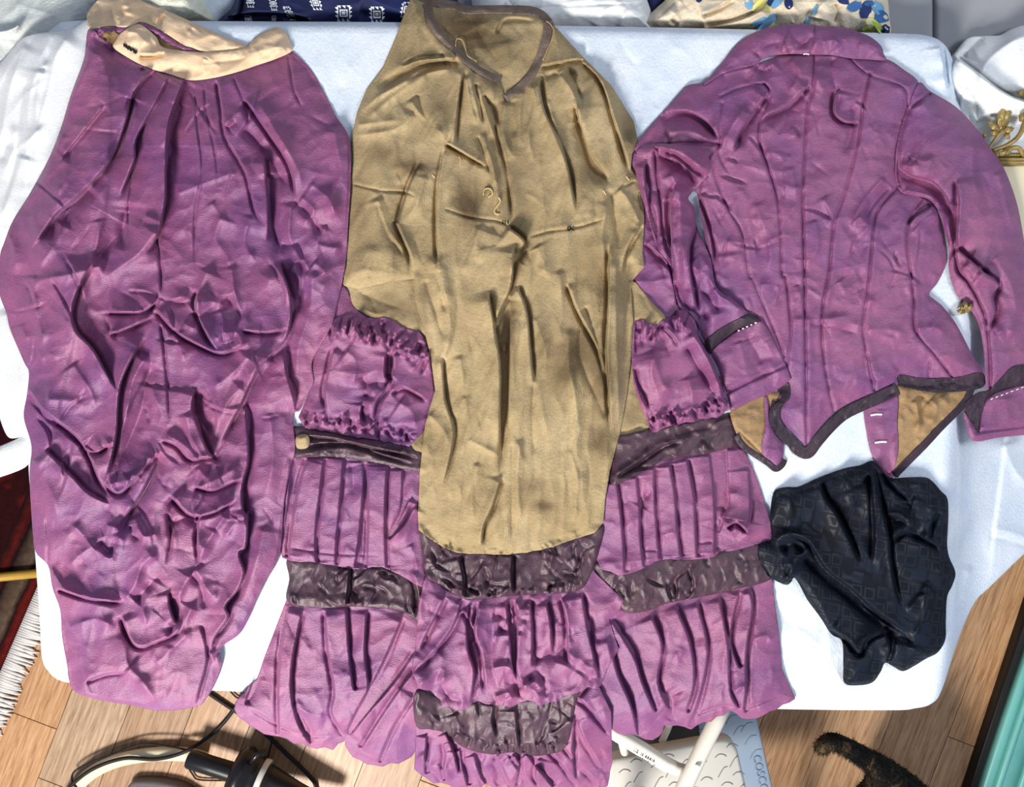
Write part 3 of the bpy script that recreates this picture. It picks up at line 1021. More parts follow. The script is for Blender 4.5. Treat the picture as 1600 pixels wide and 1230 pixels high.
def leaf(base_, tip, wid, z, curl=0.006, n=9, m=6):
    """a cupped, ribbed leaf with a lobed edge and some thickness"""
    bx, by = base_
    tx, ty = tip
    L = math.hypot(tx - bx, ty - by)
    ux, uy = (tx - bx) / L, (ty - by) / L
    V, F = [], []
    for side in (1, -1):
        for i in range(n):
            t = i / (n - 1)
            ww = wid * math.sin(math.pi * (0.06 + 0.94 * t ** 0.8)) ** 0.8 * (1 + 0.16 * math.sin(t * 19))
            for j in range(m):
                s_ = (j / (m - 1)) * 2 - 1
                px = bx + ux * L * t - uy * ww * s_
                py = by + uy * L * t + ux * ww * s_
                zz = z + curl * math.sin(math.pi * t) + 0.004 * (1 - s_ * s_) + 0.0016 * math.cos(s_ * 9) - (0 if side > 0 else 0.0035)
                V.append(P(px, py, zz))
    o = n * m
    for i in range(n - 1):
        for j in range(m - 1):
            a, b, c, d = i * m + j, i * m + j + 1, (i + 1) * m + j + 1, (i + 1) * m + j
            F += [(a, b, c, d), (o + d, o + c, o + b, o + a)]
    for i in range(n - 1):
        for j in (0, m - 1):
            a, d = i * m + j, (i + 1) * m + j
            F.append((a, d, o + d, o + a) if j == 0 else (d, a, o + a, o + d))
    return V, F


zl = zf + 0.012
for (b, t, wd) in (((1562, 205), (1543, 190), 6), ((1561, 208), (1546, 207), 5), ((1560, 200), (1572, 158), 7), ((1566, 196), (1581, 165), 6), ((1568, 205), (1585, 200), 6), ((1570, 208), (1578, 218), 5), ((1563, 196), (1562, 174), 4),
                   ((1512, 489), (1506, 468), 5), ((1508, 488), (1499, 475), 4), ((1509, 488), (1494, 485), 4), ((1512, 487), (1519, 474), 4), ((1590, 150), (1600, 142), 5), ((1592, 184), (1604, 180), 6)):
    v, f = leaf(b, t, wd, zl if b[1] < 400 else T + 0.006)
    mesh_obj('leaf', v, f, M['gold'], gf)


def scroll(pts, r0, r1, z):
    q = cr(pts, False, 6)
    n = len(q)
    return tube([P(x, y, z + 0.006 * math.sin(math.pi * i / n)) for i, (x, y) in enumerate(q)], [r0 + (r1 - r0) * i / n for i in range(n)], 8)


for pts, r0, r1 in (([(1542, 236), (1556, 216), (1566, 204), (1574, 186)], .002, .003), ([(1550, 236), (1575, 226), (1592, 212), (1602, 190), (1606, 176)], .003, .004),
                    ([(1570, 204), (1578, 172), (1588, 161), (1600, 166), (1612, 176)], .003, .003), ([(1572, 240), (1580, 232), (1592, 232), (1600, 244)], .004, .003), ([(1552, 240), (1566, 240), (1574, 232)], .004, .004)):
    v, f = scroll(pts, r0, r1, zl - 0.004)
    mesh_obj('scroll', v, f, M['gold'], gf)
for (x, y, r_) in ((1596, 184, .006), (1604, 186, .005), (1598, 147, .006), (1604, 152, .006), (1555, 243, .006), (1537, 212, .004)):
    v, f = tube([P(x - 3, y, zl), P(x - 1.5, y, zl + .001), P(x, y, zl + .001), P(x + 1.5, y, zl + .001), P(x + 3, y, zl)], [r_ * .3, r_ * .85, r_, r_ * .85, r_ * .3], 10)
    mesh_obj('bud', v, f, M['gold'], gf)

# yellow wooden bar and dark leg at the left
v, f = tube([P(-260, 928, 0.0225), P(90, 893, 0.0225)], 0.0105, 12)
rod = mesh_obj('wooden_rod', v, f, M['brass'])
tag(rod, 'yellow wooden rod lying across the red rug beside the table', 'rod')

# cords and appliance on the floor, bottom left
ZC = 0.006
hose_path = [(100, 1262), (122, 1228), (150, 1204), (190, 1187), (240, 1179), (290, 1179), (320, 1186)]


def cord(name, pts, r_px, label, z=ZC):
    q = cr(pts, False, 8)
    hz = cr(hose_path, False, 6)
    p3 = []
    for x, y in q:
        d_ = np.hypot(hz[:, 0] - x, hz[:, 1] - y).min()
        p3.append(P(x, y, ZC + (z - ZC) * math.exp(-(d_ / 24) ** 2)))
    v, f = tube(p3, r_px * HC / FPX, 8)
    o = mesh_obj(name, v, f, M['black_rubber'])
    tag(o, label, 'cord')
    return o


cord('power_cord', c3((1110, 700), (1085, 800), (1045, 880), (960, 980), (830, 1068), (700, 1104), (560, 1100), (430, 1140), (330, 1210), (260, 1300)), 3.0, 'thick black cord curving from under the table across the cream hose', 0.045)
cord('thin_cord', c3((900, 1085), (840, 1064), (740, 1046), (640, 1036), (520, 1076), (400, 1120), (332, 1160), (322, 1200), (345, 1240), (380, 1300)), 1.5, 'thin black cord bending above the cream hose', 0.038)
cord('thin_cord', c3((850, 1060), (828, 1110), (860, 1172), (890, 1196), (1000, 1200), (1050, 1205)), 1.3, 'thin black cord looped below the black handle')
cord('flat_cord', c3((880, 770), (945, 818), (1040, 882), (1110, 930), (1180, 986), (1280, 1082), (1390, 1190), (1412, 1240), (1416, 1310)), 3.2, 'flat black cord running from the skirt hem to the bottom edge')
cord('thin_cord', c3((1020, 790), (1050, 824), (1090, 848), (1160, 930), (1210, 1010), (1200, 1080), (1180, 1140)), 1.3, 'thin black cord hanging down beside the white ringed appliance', 0.008)

q = cr(hose_path, False, 8)
v, f = tube([P(x, y, 0.020) for x, y in q], 0.0155, 14)
tag(mesh_obj('hose', v, f, M['hose']), 'cream plastic hose curving over the floor at bottom left', 'hose')

ap = thing('vacuum_tool', 'black appliance with white ring and cylindrical handle lying on the floor', 'appliance', P(390, 1205, 0))
za = 0.065
A0, A1 = P(293, 1185, za), P(372, 1210, za)
v, f = lathe(A0, A1, [(0, .012), (0.02, .0185), (.06, .021), (.5, .021), (.95, .022), (1, .022)])
mesh_obj('handle', v, f, M['black_plastic'], ap)
B0, B1 = P(362, 1207, za + .005), P(404, 1221, za + .005)
v, f = lathe(B0, B1, [(0, .030), (0.05, .050), (.25, .062), (.45, .064), (.5, .060), (.62, .059), (.66, .055), (.85, .052), (.97, .050)])
mesh_obj('housing', v, f, M['black_plastic'], ap)
R0, R1 = P(403, 1220.5, za + .005), P(412, 1223.5, za + .005)
v, f = lathe(R0, R1, [(0, .044), (0.1, .050), (.9, .050), (1, .044)])
mesh_obj('ring', v, f, M['white_plastic'], ap, label='white ring')
Q0, Q1 = P(410, 1223, za + .005), P(520, 1262, za)
v, f = lathe(Q0, Q1, [(0, .044), (.1, .040), (.5, .026), (.9, .016), (1, .012)])
mesh_obj('cone', v, f, M['black_plastic'], ap)
v, f = tube([P(392, 1192, .1), P(402, 1180, .10), P(412, 1174, .09), P(409, 1182, .085)], [.006, .007, .006, .004], 8)
mesh_obj('hook', v, f, M['black_plastic'], ap)
gb = [P(x, y, 0)[:2] for x, y in ((205, 1232), (212, 1216), (226, 1212), (262, 1214), (300, 1226), (330, 1260), (210, 1280))]
gbo = mesh_obj('floor_brush', *prism([tuple(q) for q in cr(gb, True, 5)], 0.0, 0.03, 0.008), plain('grey_plastic', srgb(96, 90, 92), 0.5))
tag(gbo, 'grey rounded plastic piece at the bottom edge left of the black appliance', 'appliance')

# folding step stool, bottom right
st = thing('step_stool', 'white tube step stool with grey plastic treads standing below the table edge', 'stool', P(1080, 1200, 0))


def slab(name, pts, z0, z1, mat, rad, bev=0.006):
    poly = rounded([P(x, y, z1)[:2] for x, y in pts], rad)
    return mesh_obj(name, *prism(poly, z0, z1, bev), mat, st)


slab('lower_tread', [(930, 1160), (1060, 1128), (1100, 1085), (1174, 1082), (1226, 1310), (960, 1330)], 0.205, 0.235, M['tread_blue'], [.02, .01, .01, .02, .03, .03]).__setitem__('label', 'blue-grey lower tread with raised letters')
slab('upper_tread', [(944, 1190), (1149, 1153), (1187, 1320), (960, 1350)], 0.42, 0.452, M['tread_light'], [.03, .03, .03, .03], 0.008)
slab('tread_shadow_panel', [(900, 1150), (1092, 1126), (1096, 1166), (930, 1192)], 0.24, 0.26, M['gap_shade'], 0.005).__setitem__('label', 'dark panel standing in for the shade between the treads')  # dark slab put in for the shade of the gap, no real stool part


def marks(name, pts_list, z, mat, r_=0.0011):
    parts = []
    for pts in pts_list:
        q = cr(pts, False, 4)
        parts.append(tube([P(x, y, z) for x, y in q], r_, 5))
    return mesh_obj(name, *join(*parts), mat, st, kind='stuff')


up, lo = [], []
for i in range(8):
    for j in range(5):
        ox, oy = 962 + i * 25 + j * 5 - (i % 2) * 2, 1186 + j * 22 - i * 4 + (i % 2) * 10
        if ox < 1150 + (oy - 1160) * 0.2 - 8 and oy > 1196 - (ox - 944) * 0.18 and oy < 1290:
            if (i + j) % 2:
                up.append([(ox, oy), (ox + 6, oy - 5), (ox + 13, oy - 5), (ox + 18, oy - 2)])
            else:
                up.append([(ox, oy + 9), (ox + 5, oy), (ox + 9, oy - 6), (ox + 14, oy - 8)])
marks('tread_pattern', up, 0.452, M['tread_mark'])
for (x, y) in ((1158, 1130), (1164, 1150), (1134, 1118), (1146, 1135), (1158, 1104), (1172, 1172), (1140, 1096), (1084, 1140)):
    lo.append([(x, y + 14), (x + 4, y + 6), (x + 10, y), (x + 18, y - 1)])
marks('tread_pattern', lo, 0.235, M['tread_mark_blue'])


def lettering(txt, px, py, z, size_px, rot, mat, parent, name='lettering', ext=0.0008):
    cu = bpy.data.curves.new(name, 'FONT')
    cu.body = txt
    cu.size = size_px * (HC - z) / FPX
    cu.extrude = ext
    cu.align_x = 'LEFT'
    ob = bpy.data.objects.new(name, cu)
    C.objects.link(ob)
    dg = bpy.context.evaluated_depsgraph_get()
    me = bpy.data.meshes.new_from_object(ob.evaluated_get(dg))
    bpy.data.objects.remove(ob)
    me.materials.clear()
    me.materials.append(mat)
    o = bpy.data.objects.new(name, me)
    C.objects.link(o)
    o.parent = parent
    o.location = Vector(P(px, py, z + ext)) - Vector(parent_loc(parent))
    o.rotation_euler = (0, 0, rot)
    return o


lettering('COSCO', 1176, 1182, 0.2355, 17, math.radians(-77), plain('raised_letter', srgb(124, 142, 164), 0.45), st)
# tubes
v, f = tube([P(1140, 1085, .56), P(1118, 1130, .575), P(1091, 1184, .585), P(1060, 1250, .60), P(1040, 1300, .60)], .0128, 16)
mesh_obj('leg', v, f, M['white_metal'], st)
v, f = tube([P(925, 1118, .55), P(962, 1146, .56), P(1005, 1172, .565), (P(1040, 1194, .565)), P(1062, 1203, .565), P(1088, 1203, .57)], [.0105, .012, .0125, .012, .0105, .006], 16)
mesh_obj('brace', v, f, M['white_metal'], st)
v, f = tube([P(1052, 1116, .40), P(1043, 1140, .40), P(1034, 1160, .40)], .0062, 12)
mesh_obj('brace', v, f, M['white_metal'], st)
v, f = tube([P(972, 1160, .52), P(976, 1176, .50)], .007, 10)
mesh_obj('foot_plug', v, f, M['white_plastic'], st)
v, f = tube([P(1090, 1197, .600), P(1090, 1197, .602)], .0042, 10)
mesh_obj('rivet', v, f, M['white_plastic'], st)
for pts in ([P(1140, 1085, .56), P(1150, 1040, .30), P(1158, 1000, .0)], [P(925, 1118, .55), P(915, 1088, .28), P(905, 1060, .0)], [P(1170, 1305, .60), P(1190, 1325, .42), P(1240, 1335, .0)], [P(950, 1330, .58), P(955, 1356, .42), P(920, 1380, .0)]):
    v, f = tube(pts, .0125, 12)
    mesh_obj('leg', v, f, M['white_metal'], st)
v, f = tube([P(1040, 1300, .60), P(1010, 1330, .60), P(950, 1330, .58), P(905, 1280, .565), P(912, 1190, .555), P(925, 1118, .55)], .0125, 12)
mesh_obj('handle', v, f, M['white_metal'], st)
v, f = tube([P(1040, 1300, .60), P(1100, 1320, .60), P(1170, 1305, .60)], .0125, 12)
mesh_obj('handle', v, f, M['white_metal'], st)
v, f = tube([P(912, 1080, .215), P(1152, 1032, .215)], .009, 10)
mesh_obj('crossbar', v, f, M['white_metal'], st)
v, f = tube([P(1105, 1095, .218), P(1150, 1036, .218)], .009, 10)
mesh_obj('crossbar', v, f, M['white_metal'], st)
for a, b in (((1185, 1318, .43), (1190, 1325, .42)), ((962, 1345, .43), (955, 1356, .42)), ((1215, 1300, .22), (1218, 1330, .2)), ((965, 1320, .22), (938, 1368, .2))):
    v, f = tube([P(*a), P(*b)], .008, 8)
    mesh_obj('bracket', v, f, M['white_metal'], st)
# printed warning label (too blurred to read: dark broken dashes) on the brace
dash = []
import itertools
r = random.Random(3)
for row, (oy, th_) in enumerate(((0, 3.0), (6.0, 1.6))):
    t = 0.02
    while t < 0.95:
        l_ = r.choice((0.03, 0.05, 0.07))
        a = (990 + 34 * t, 1171 + 18.5 * t + oy)
        b = (990 + 34 * min(t + l_, 1), 1171 + 18.5 * min(t + l_, 1) + oy)
        if r.random() > 0.22:
            dash.append([a, b, (b[0] - .9, b[1] + th_), (a[0] - .9, a[1] + th_)])
        t += l_ + 0.03
V, F = [], []
for poly in dash:
    o_ = len(V)
    V += [P(x, y, 0.5785) for x, y in poly]
    F.append((o_ + 3, o_ + 2, o_ + 1, o_))
mesh_obj('label_print', V, F, plain('label_ink', srgb(60, 56, 56), 0.7), st, smooth=False, kind='stuff')

# turquoise panelled cupboard front, bottom right corner
cab = thing('turquoise_cabinet', 'turquoise painted panelled cabinet front with black edge in the bottom right corner', 'cabinet', P(1590, 1180, 0))
u = Vector((P(1537, 1230, .05)[0] - P(1600, 1038, .05)[0], P(1537, 1230, .05)[1] - P(1600, 1038, .05)[1], 0)).normalized()
nrm = Vector((-u.y, u.x, 0))
if nrm.x < 0:
    nrm = -nrm
o0 = Vector(P(1537, 1230, .05))


def slot(a0, a1, b0, b1, z0, z1, mat, name, bev=.003):
    poly = [o0 + u * a + nrm * b for a, b in ((a0, b0), (a1, b0), (a1, b1), (a0, b1))]
    return mesh_obj(name, *prism([(q.x, q.y) for q in poly], z0, z1, bev), mat, cab)


teal = plain('turquoise_paint', srgb(112, 184, 176), 0.35, 0.5, 0, 0.06, 12)
teal_d = plain('turquoise_paint_deep', srgb(96, 164, 158), 0.35, 0.5, 0, 0.06, 12)
slot(-0.62, 0.22, -0.014, 0.7, 0.0, 0.03, M['black_paint'], 'base')
slot(-0.60, 0.22, 0.0, 0.022, 0.030, 0.050, teal, 'moulding')
slot(-0.60, 0.22, 0.023, 0.034, 0.030, 0.058, teal, 'moulding')
slot(-0.60, 0.22, 0.036, 0.075, 0.030, 0.046, teal_d, 'frame_board')
slot(-0.60, 0.22, 0.077, 0.089, 0.030, 0.054, teal, 'moulding')
slot(-0.60, 0.22, 0.091, 0.68, 0.030, 0.042, teal_d, 'panel')


# tortoiseshell cat, walking out of the bottom of the frame
def cat_mat():
    s = NT('tortoiseshell_fur')
    n1 = s.noise(26, 5, 0.65, dist=0.8)
    n2 = s.noise(190, 3, 0.6, cs=(1, .5, 1))
    c_ = s.ramp(n1, [(0.46, srgb(12, 10, 10)), (0.56, srgb(34, 27, 21)), (0.64, srgb(96, 78, 52)), (0.76, srgb(158, 138, 104))])
    c_ = s.mix(n2, c_, s.mix(1.0, c_, srgb(120, 110, 100), 'MULTIPLY'))
    s.color(c_)
    s.b.inputs['Roughness'].default_value = 0.75
    s.b.inputs['Specular IOR Level'].default_value = 0.2
    s.bump(n2, 0.9, 0.004)
    return s.m


cat_pts = [(P(1398, 1262, .200), .078), (P(1400, 1330, .200), .085), (P(1402, 1410, .205), .082), (P(1404, 1480, .215), .070), (P(1406, 1530, .255), .050), (P(1408, 1575, .280), .052), (P(1409, 1610, .268), .032), (P(1410, 1628, .260), .020)]
cat_edges = [(i, i + 1) for i in range(7)]


def chain(start, pts):
    prev = start
    for p_, r_ in pts:
        cat_pts.append((p_, r_))
        cat_edges.append((prev, len(cat_pts) - 1))
        prev = len(cat_pts) - 1


chain(0, [(P(1388, 1216, .245), .040), (P(1374, 1198, .275), .026), (P(1352, 1184, .305), .021), (P(1328, 1170, .335), .019), (P(1308, 1160, .350), .018), (P(1296, 1158, .350), .018), (P(1285, 1165, .338), .017), (P(1278, 1174, .322), .010)])
for sx in (-1, 1):
    chain(0, [(P(1398 + sx * 44, 1268, .150), .045), (P(1398 + sx * 46, 1285, .095), .026), (P(1398 + sx * 44, 1236, .060), .016), (P(1398 + sx * 42, 1245, .014), .015), (P(1398 + sx * 42, 1268, .010), .013)])
    chain(2, [(P(1402 + sx * 40, 1420, .130), .034), (P(1402 + sx * 38, 1412, .070), .020), (P(1402 + sx * 37, 1416, .016), .016), (P(1402 + sx * 37, 1432, .011), .014)])
    chain(5, [(P(1408 + sx * 22, 1566, .318), .018), (P(1408 + sx * 27, 1563, .342), .006)])
me = bpy.data.meshes.new('cat')
cl0 = np.array(P(1400, 1330, 0))
me.from_pydata([tuple(np.array(p_) - cl0) for p_, r_ in cat_pts], cat_edges, [])
cat = bpy.data.objects.new('cat', me)
cat.location = tuple(cl0)
C.objects.link(cat)
sk = cat.modifiers.new('skin', 'SKIN')
for d_, (p_, r_) in zip(me.skin_vertices[0].data, cat_pts):
    d_.radius = (r_, r_)
me.skin_vertices[0].data[0].use_root = True
sk.use_smooth_shade = True
sb = cat.modifiers.new('subdivision', 'SUBSURF')
sb.levels = sb.render_levels = 2
me.materials.append(cat_mat())
tag(cat, 'black and tan tortoiseshell cat with raised tail on the wooden floor', 'cat')

# short fur on the part of the cat in view
bpy.context.view_layer.update()
ev = cat.evaluated_get(bpy.context.evaluated_depsgraph_get())
em = ev.to_mesh()
r = random.Random(12)
V, F = [], []
polys = [p for p in em.polygons if p.center.y + cl0[1] > -1.05]
wts = [p.area for p in polys]
for p in r.choices(polys, wts, k=20000):
    vs = [em.vertices[i].co for i in p.vertices]
    a = sum((v_ * r.random() for v_ in vs), Vector()) 
    ws = [r.random() for _ in vs]
    a = sum((v_ * w_ for v_, w_ in zip(vs, ws)), Vector()) / sum(ws)
    nrm_ = p.normal
    d_ = (nrm_ * 0.55 + Vector((r.gauss(0, .35), -0.7 + r.gauss(0, .35), r.gauss(-.1, .3)))).normalized()
    sd_ = nrm_.cross(d_).normalized() * 0.0008
    L_ = r.uniform(.006, .010)
    b = len(V)
    V += [tuple(a - sd_ + Vector(cl0)), tuple(a + sd_ + Vector(cl0)), tuple(a + d_ * L_ + Vector(cl0))]
    F.append((b, b + 1, b + 2))
ev.to_mesh_clear()
mesh_obj('fur', V, F, me.materials[0], cat, kind='stuff')
# ================================================================== THE CLOTHES
# ------------------------------------------------------------------ B: skirt with brown cotton top and purple flounces (centre)
B = thing('flounced_skirt', 'brown cotton skirt with purple pleated flounces and dark satin bands, laid in the middle', 'skirt', P(800, 600, T))
PU, SA, BR = M['purple'], M['satin'], M['brown']
RS = ((24, 46, 3.4, 8), (13, 22, 1.4, -15))

# back layer of the brown lining, seen inside the neck opening and as side pieces
G('lining_back', [(640, -6), (668, 2), (727, 10), (780, 14), (829, 14), (853, 28), (868, 45), (860, 80), (832, 130), (795, 175), (740, 150), (690, 90), (655, 40)],
  [('R', 8, 3, c4((780, 150), (810, 95), (860, 82), (960, 90))), ('r', 12, 3, c4((830, 180), (840, 260), (830, 340))), ('v', 14, 3, c4((700, 120), (740, 200), (800, 280)))] + scat(16, (690, 20, 840, 120), 20, 50, (20, 60), (4, 9), (.5, 1.4), 31),
  h=0.006, w=10, mat=BR, parent=B, seed=31, stain=[(720, 40, (40, 26), .75), (760, 70, (60, 40), .5)])
G('back_binding', band(c4((440, -10), (500, 8), (600, 24), (650, 42), (740, 42), (850, 42), (940, 46), (990, 66), (1020, 100)), 13), scat(14, (660, 0, 850, 20), 90, 40, (8, 16), (2, 3), (.6, 1.2), 32), h=0.0008, w=4, th=0.0015, mat=M['binding'], parent=B, seed=32, label='taupe tape binding')
# purple ground of the skirt showing at both sides behind the brown lining
G('side_panel', [(505, 440), (530, 436), (552, 470), (570, 492), (600, 505), (640, 530), (600, 560), (530, 540), (495, 520), (500, 470)], [], h=0.004, w=8, mat=PU, parent=B, seed=33)
G('side_panel', [(976, 222), (985, 216), (996, 226), (1010, 260), (1030, 330), (1060, 420), (1090, 500), (1080, 540), (1030, 520), (985, 500), (970, 400), (985, 320)],
  [('R', 12, 5, [(1007, 380), (1030, 400), (1055, 425)]), ('r', 8, 4, [(990, 440), (1020, 440), (1050, 432)]), ('L', 10, 5, [(1040, 400), (1052, 440), (1058, 480)])] + scat(8, (1000, 260, 1060, 480), 20, 30, (30, 60), (4, 8), (1, 3), 35),
  h=0.006, w=8, mat=PU, parent=B, seed=34)
G('lining_side', [(535, 440), (545, 452), (556, 482), (606, 506), (664, 532), (700, 560), (700, 420), (600, 380), (540, 400)], [('r', 8, 5, c5((110, 120), (180, 70), (300, 80), (410, 100))), ('v', 9, 3, c5((160, 150), (260, 200), (420, 250)))] + scat(8, (550, 440, 650, 510), 90, 30, (30, 60), (4, 9), (.5, 2), 36),
  h=0.006, w=10, mat=BR, parent=B, seed=36, stain=[(610, 485, (60, 25), .55)])
G('lining_side', [(940, 470), (985, 440), (1002, 452), (1018, 472), (1040, 498), (1020, 520), (1014, 580), (1014, 630), (1020, 668), (1010, 676), (966, 684), (930, 640)], [('g', 1.5, 1, [(966, 676), (985, 672), (1008, 664)])] + scat(6, (960, 450, 1030, 500), 40, 30, (20, 50), (4, 8), (.5, 2), 37),
  h=0.005, w=8, mat=BR, parent=B, seed=37, stain=[(985, 640, (25, 40), .5)])

# --- lower flounces first (upper ones lie over them)
# left
bot = wave_edge([(413, 1027), (392, 1073), (366, 1101), (374, 1120), (413, 1145), (450, 1158), (483, 1167), (518, 1171), (540, 1158)], 3.6, 12, 41)
bot2 = wave_edge([(540, 1152), (545, 1181), (587, 1195), (640, 1189), (655, 1150)], 3.6, 12, 42)
fo = [('L', 22, 6.1, c3((1240, 430), (1160, 660), (1115, 800), (1090, 860)), (.05, .04)), ('R', 20, 4.8, c3((1285, 420), (1250, 620), (1240, 800), (1245, 1000)), (.05, .04)), ('L', 18, 5.4, c3((1350, 440), (1310, 640), (1300, 800), (1330, 940), (1390, 1040)), (.05, .04)),
       ('R', 18, 4.8, c3((1450, 440), (1460, 620), (1490, 800), (1480, 900), (1540, 1000)), (.05, .04)), ('L', 20, 5.4, c3((1545, 420), (1560, 640), (1580, 800)), (.05, .04)), ('v', 8, 5, c3((1330, 890), (1370, 940), (1400, 1010))),
       ('r', 7, 5, c3((1310, 860), (1380, 900), (1460, 920))), ('L', 26, 7.5, c6((370, 470), (280, 680), (180, 860), (120, 980)), (.05, .04)), ('R', 20, 5.4, c6((425, 620), (330, 760), (210, 900), (130, 1000)), (.05, .04)), ('R', 18, 4.8, c6((430, 690), (300, 870), (180, 1060)), (.05, .04)),
       ('L', 16, 4.1, c6((420, 820), (330, 960), (260, 1120)), (.05, .04)), ('L', 16, 5.4, c6((210, 440), (200, 620), (215, 780), (180, 880)), (.05, .04)), ('g', 1.6, 1.4, c3((1110, 880), (1250, 960), (1400, 1005), (1530, 985)))]
fo += scat(26, (400, 980, 640, 1180), 10, 25, (25, 60), (3, 7), (.6, 2.2), 44)
G('pleated_flounce', [(452, 926), (520, 936), (600, 942), (662, 952), (672, 1060)] + bot2[::-1] + bot[::-1], fo, h=0.007, w=22, mat=PU, parent=B, seed=41, smooth=False, keep=0.95, edge_fade=10)
# right
bot = wave_edge([(1243, 1092), (1204, 1110), (1173, 1122), (1160, 1120), (1141, 1111), (1110, 1126), (1075, 1139), (1040, 1131), (1034, 1152), (1010, 1154), (985, 1150), (955, 1139)], 3.6, 11, 45)
fo = [('L', 18, 6.1, c9((370, 340), (390, 420), (370, 560), (360, 660), (360, 780), (350, 900)), (.05, .04)), ('L', 16, 4.8, c9((330, 360), (290, 560), (330, 700)), (.05, .04)), ('L', 20, 4.8, c9((140, 400), (190, 620), (150, 840), (100, 960)), (.05, .04)), ('L', 20, 4.8, c9((40, 410), (110, 580), (130, 760), (90, 900)), (.05, .04)),
       ('L', 18, 4.8, c9((240, 380), (280, 600), (290, 800), (330, 880)), (.05, .04)), ('r', 7, 6, c9((390, 575), (450, 555), (480, 590))), ('r', 7, 5, c9((300, 810), (350, 780), (360, 830))), ('g', 1.6, 1.2, c9((100, 920), (250, 870), (380, 870), (560, 790))),
       ('L', 20, 6.1, c6((1300, 480), (1400, 640), (1440, 760), (1500, 900)), (.05, .04)), ('L', 22, 6.8, c6((1290, 560), (1330, 720), (1390, 860), (1420, 1000)), (.05, .04)), ('L', 18, 5.4, c6((1480, 460), (1530, 600), (1510, 760), (1560, 880)), (.05, .04)), ('v', 10, 9, c9((0, 800), (30, 860), (20, 940)))]
fo += scat(26, (970, 960, 1230, 1130), -8, 25, (25, 60), (3, 7), (.6, 2.2), 47)
G('pleated_flounce', [(950, 930), (985, 950), (1040, 938), (1145, 918), (1206, 902), (1212, 950), (1218, 992), (1222, 1045)] + bot + [(925, 1090), (925, 1000)], fo, h=0.007, w=22, mat=PU, parent=B, seed=46, smooth=False, keep=0.95, edge_fade=10)

# dark satin bands under the upper flounces
crum = lambda box, n, sd: scat(n, box, 5, 35, (18, 55), (2.5, 6), (.8, 2.6), sd, 'rvLR', .5)
G('satin_band', [(456, 868), (560, 884), (664, 898), (668, 930), (658, 972), (626, 955), (560, 948), (500, 950), (450, 941), (452, 905)], crum((455, 880, 660, 960), 46, 51) + [('L', 8, 6, [(546, 888), (544, 920), (540, 948)]), ('R', 9, 5, [(640, 890), (652, 930), (650, 965)])],
  h=0.007, w=7, mat=SA, parent=B, ridge=RS, seed=51, label='dark plum satin band')
G('satin_band', [(930, 880), (1000, 872), (1100, 862), (1190, 846), (1196, 880), (1205, 905), (1145, 922), (1090, 934), (1040, 943), (1018, 953), (979, 956), (950, 920)], crum((950, 860, 1200, 950), 50, 52),
  h=0.007, w=7, mat=SA, parent=B, ridge=RS, seed=52, label='dark plum satin band')

# upper pleated flounces
def combed(edge, amp, step, seed):
    return wave_edge(edge, amp, step, seed)


bot = combed([(441, 872), (453, 876), (496, 879), (525, 884), (560, 889), (605, 888), (640, 908), (660, 918)], 1.6, 14, 53)
fo = [('R', 18, 3.3, [(480, 716), (466, 760), (456, 820), (450, 872)], (0.02, .02)), ('L', 24, 3.3, [(506, 716), (500, 770), (493, 830), (494, 880)], (.02, .02)), ('L', 24, 3.3, [(537, 716), (531, 790), (526, 840), (524, 884)], (.02, .02)),
      ('L', 22, 3.9, [(571, 722), (566, 790), (560, 850), (554, 888)], (.02, .02)), ('R', 22, 3.3, [(571, 722), (575, 790), (574, 850), (573, 888)], (.02, .02)), ('L', 22, 3.3, [(605, 728), (602, 790), (602, 850), (604, 888)], (.02, .02)),
      ('L', 20, 2.8, [(629, 734), (627, 790), (620, 830)], (.02, .2)), ('v', 8, 3.5, [(547, 726), (552, 750), (550, 776)]), ('R', 12, 8, [(648, 790), (630, 820), (606, 846)]), ('R', 9, 6, [(640, 778), (624, 812), (610, 844)]), ('L', 18, 2.8, [(456, 716), (452, 770), (444, 830)]),
      ('g', 1.5, 1.2, [(452, 856), (520, 866), (600, 868)]), ('r', 6, 3, [(640, 850), (650, 880), (646, 910)])]
fo += scat(20, (460, 730, 650, 880), 5, 30, (20, 60), (4, 8), (.5, 1.6), 54)
G('pleated_flounce', [(452, 704), (520, 708), (590, 718), (664, 732), (680, 800), (676, 900)] + bot[::-1] + [(434, 830), (440, 780), (446, 740)], fo, h=0.006, w=20, mat=PU, parent=B, seed=53, smooth=False, keep=0.95, edge_fade=10)
bot = combed([(940, 890), (975, 899), (1007, 886), (1030, 876), (1060, 874), (1113, 872), (1120, 862), (1150, 860), (1182, 850), (1207, 843)], 1.6, 14, 55)
zr = lambda *a: [(930 + x * .2683, 640 + y * .2683) for x, y in a]
fo = [(k, 24, 3.4, zr(*p_), (.02, .02)) for k, p_ in (('L', ((125, 420), (150, 600), (165, 780), (170, 950))), ('L', ((240, 390), (258, 560), (265, 760), (285, 920))), ('L', ((345, 340), (345, 500), (360, 700), (375, 880))), ('L', ((435, 320), (465, 500), (480, 700), (500, 860))),
                                                         ('L', ((535, 290), (575, 500), (585, 680), (592, 860))), ('L', ((668, 260), (690, 450), (697, 660), (697, 850))), ('R', ((765, 230), (772, 420), (775, 560), (720, 720))), ('L', ((895, 350), (905, 560), (890, 660))))]
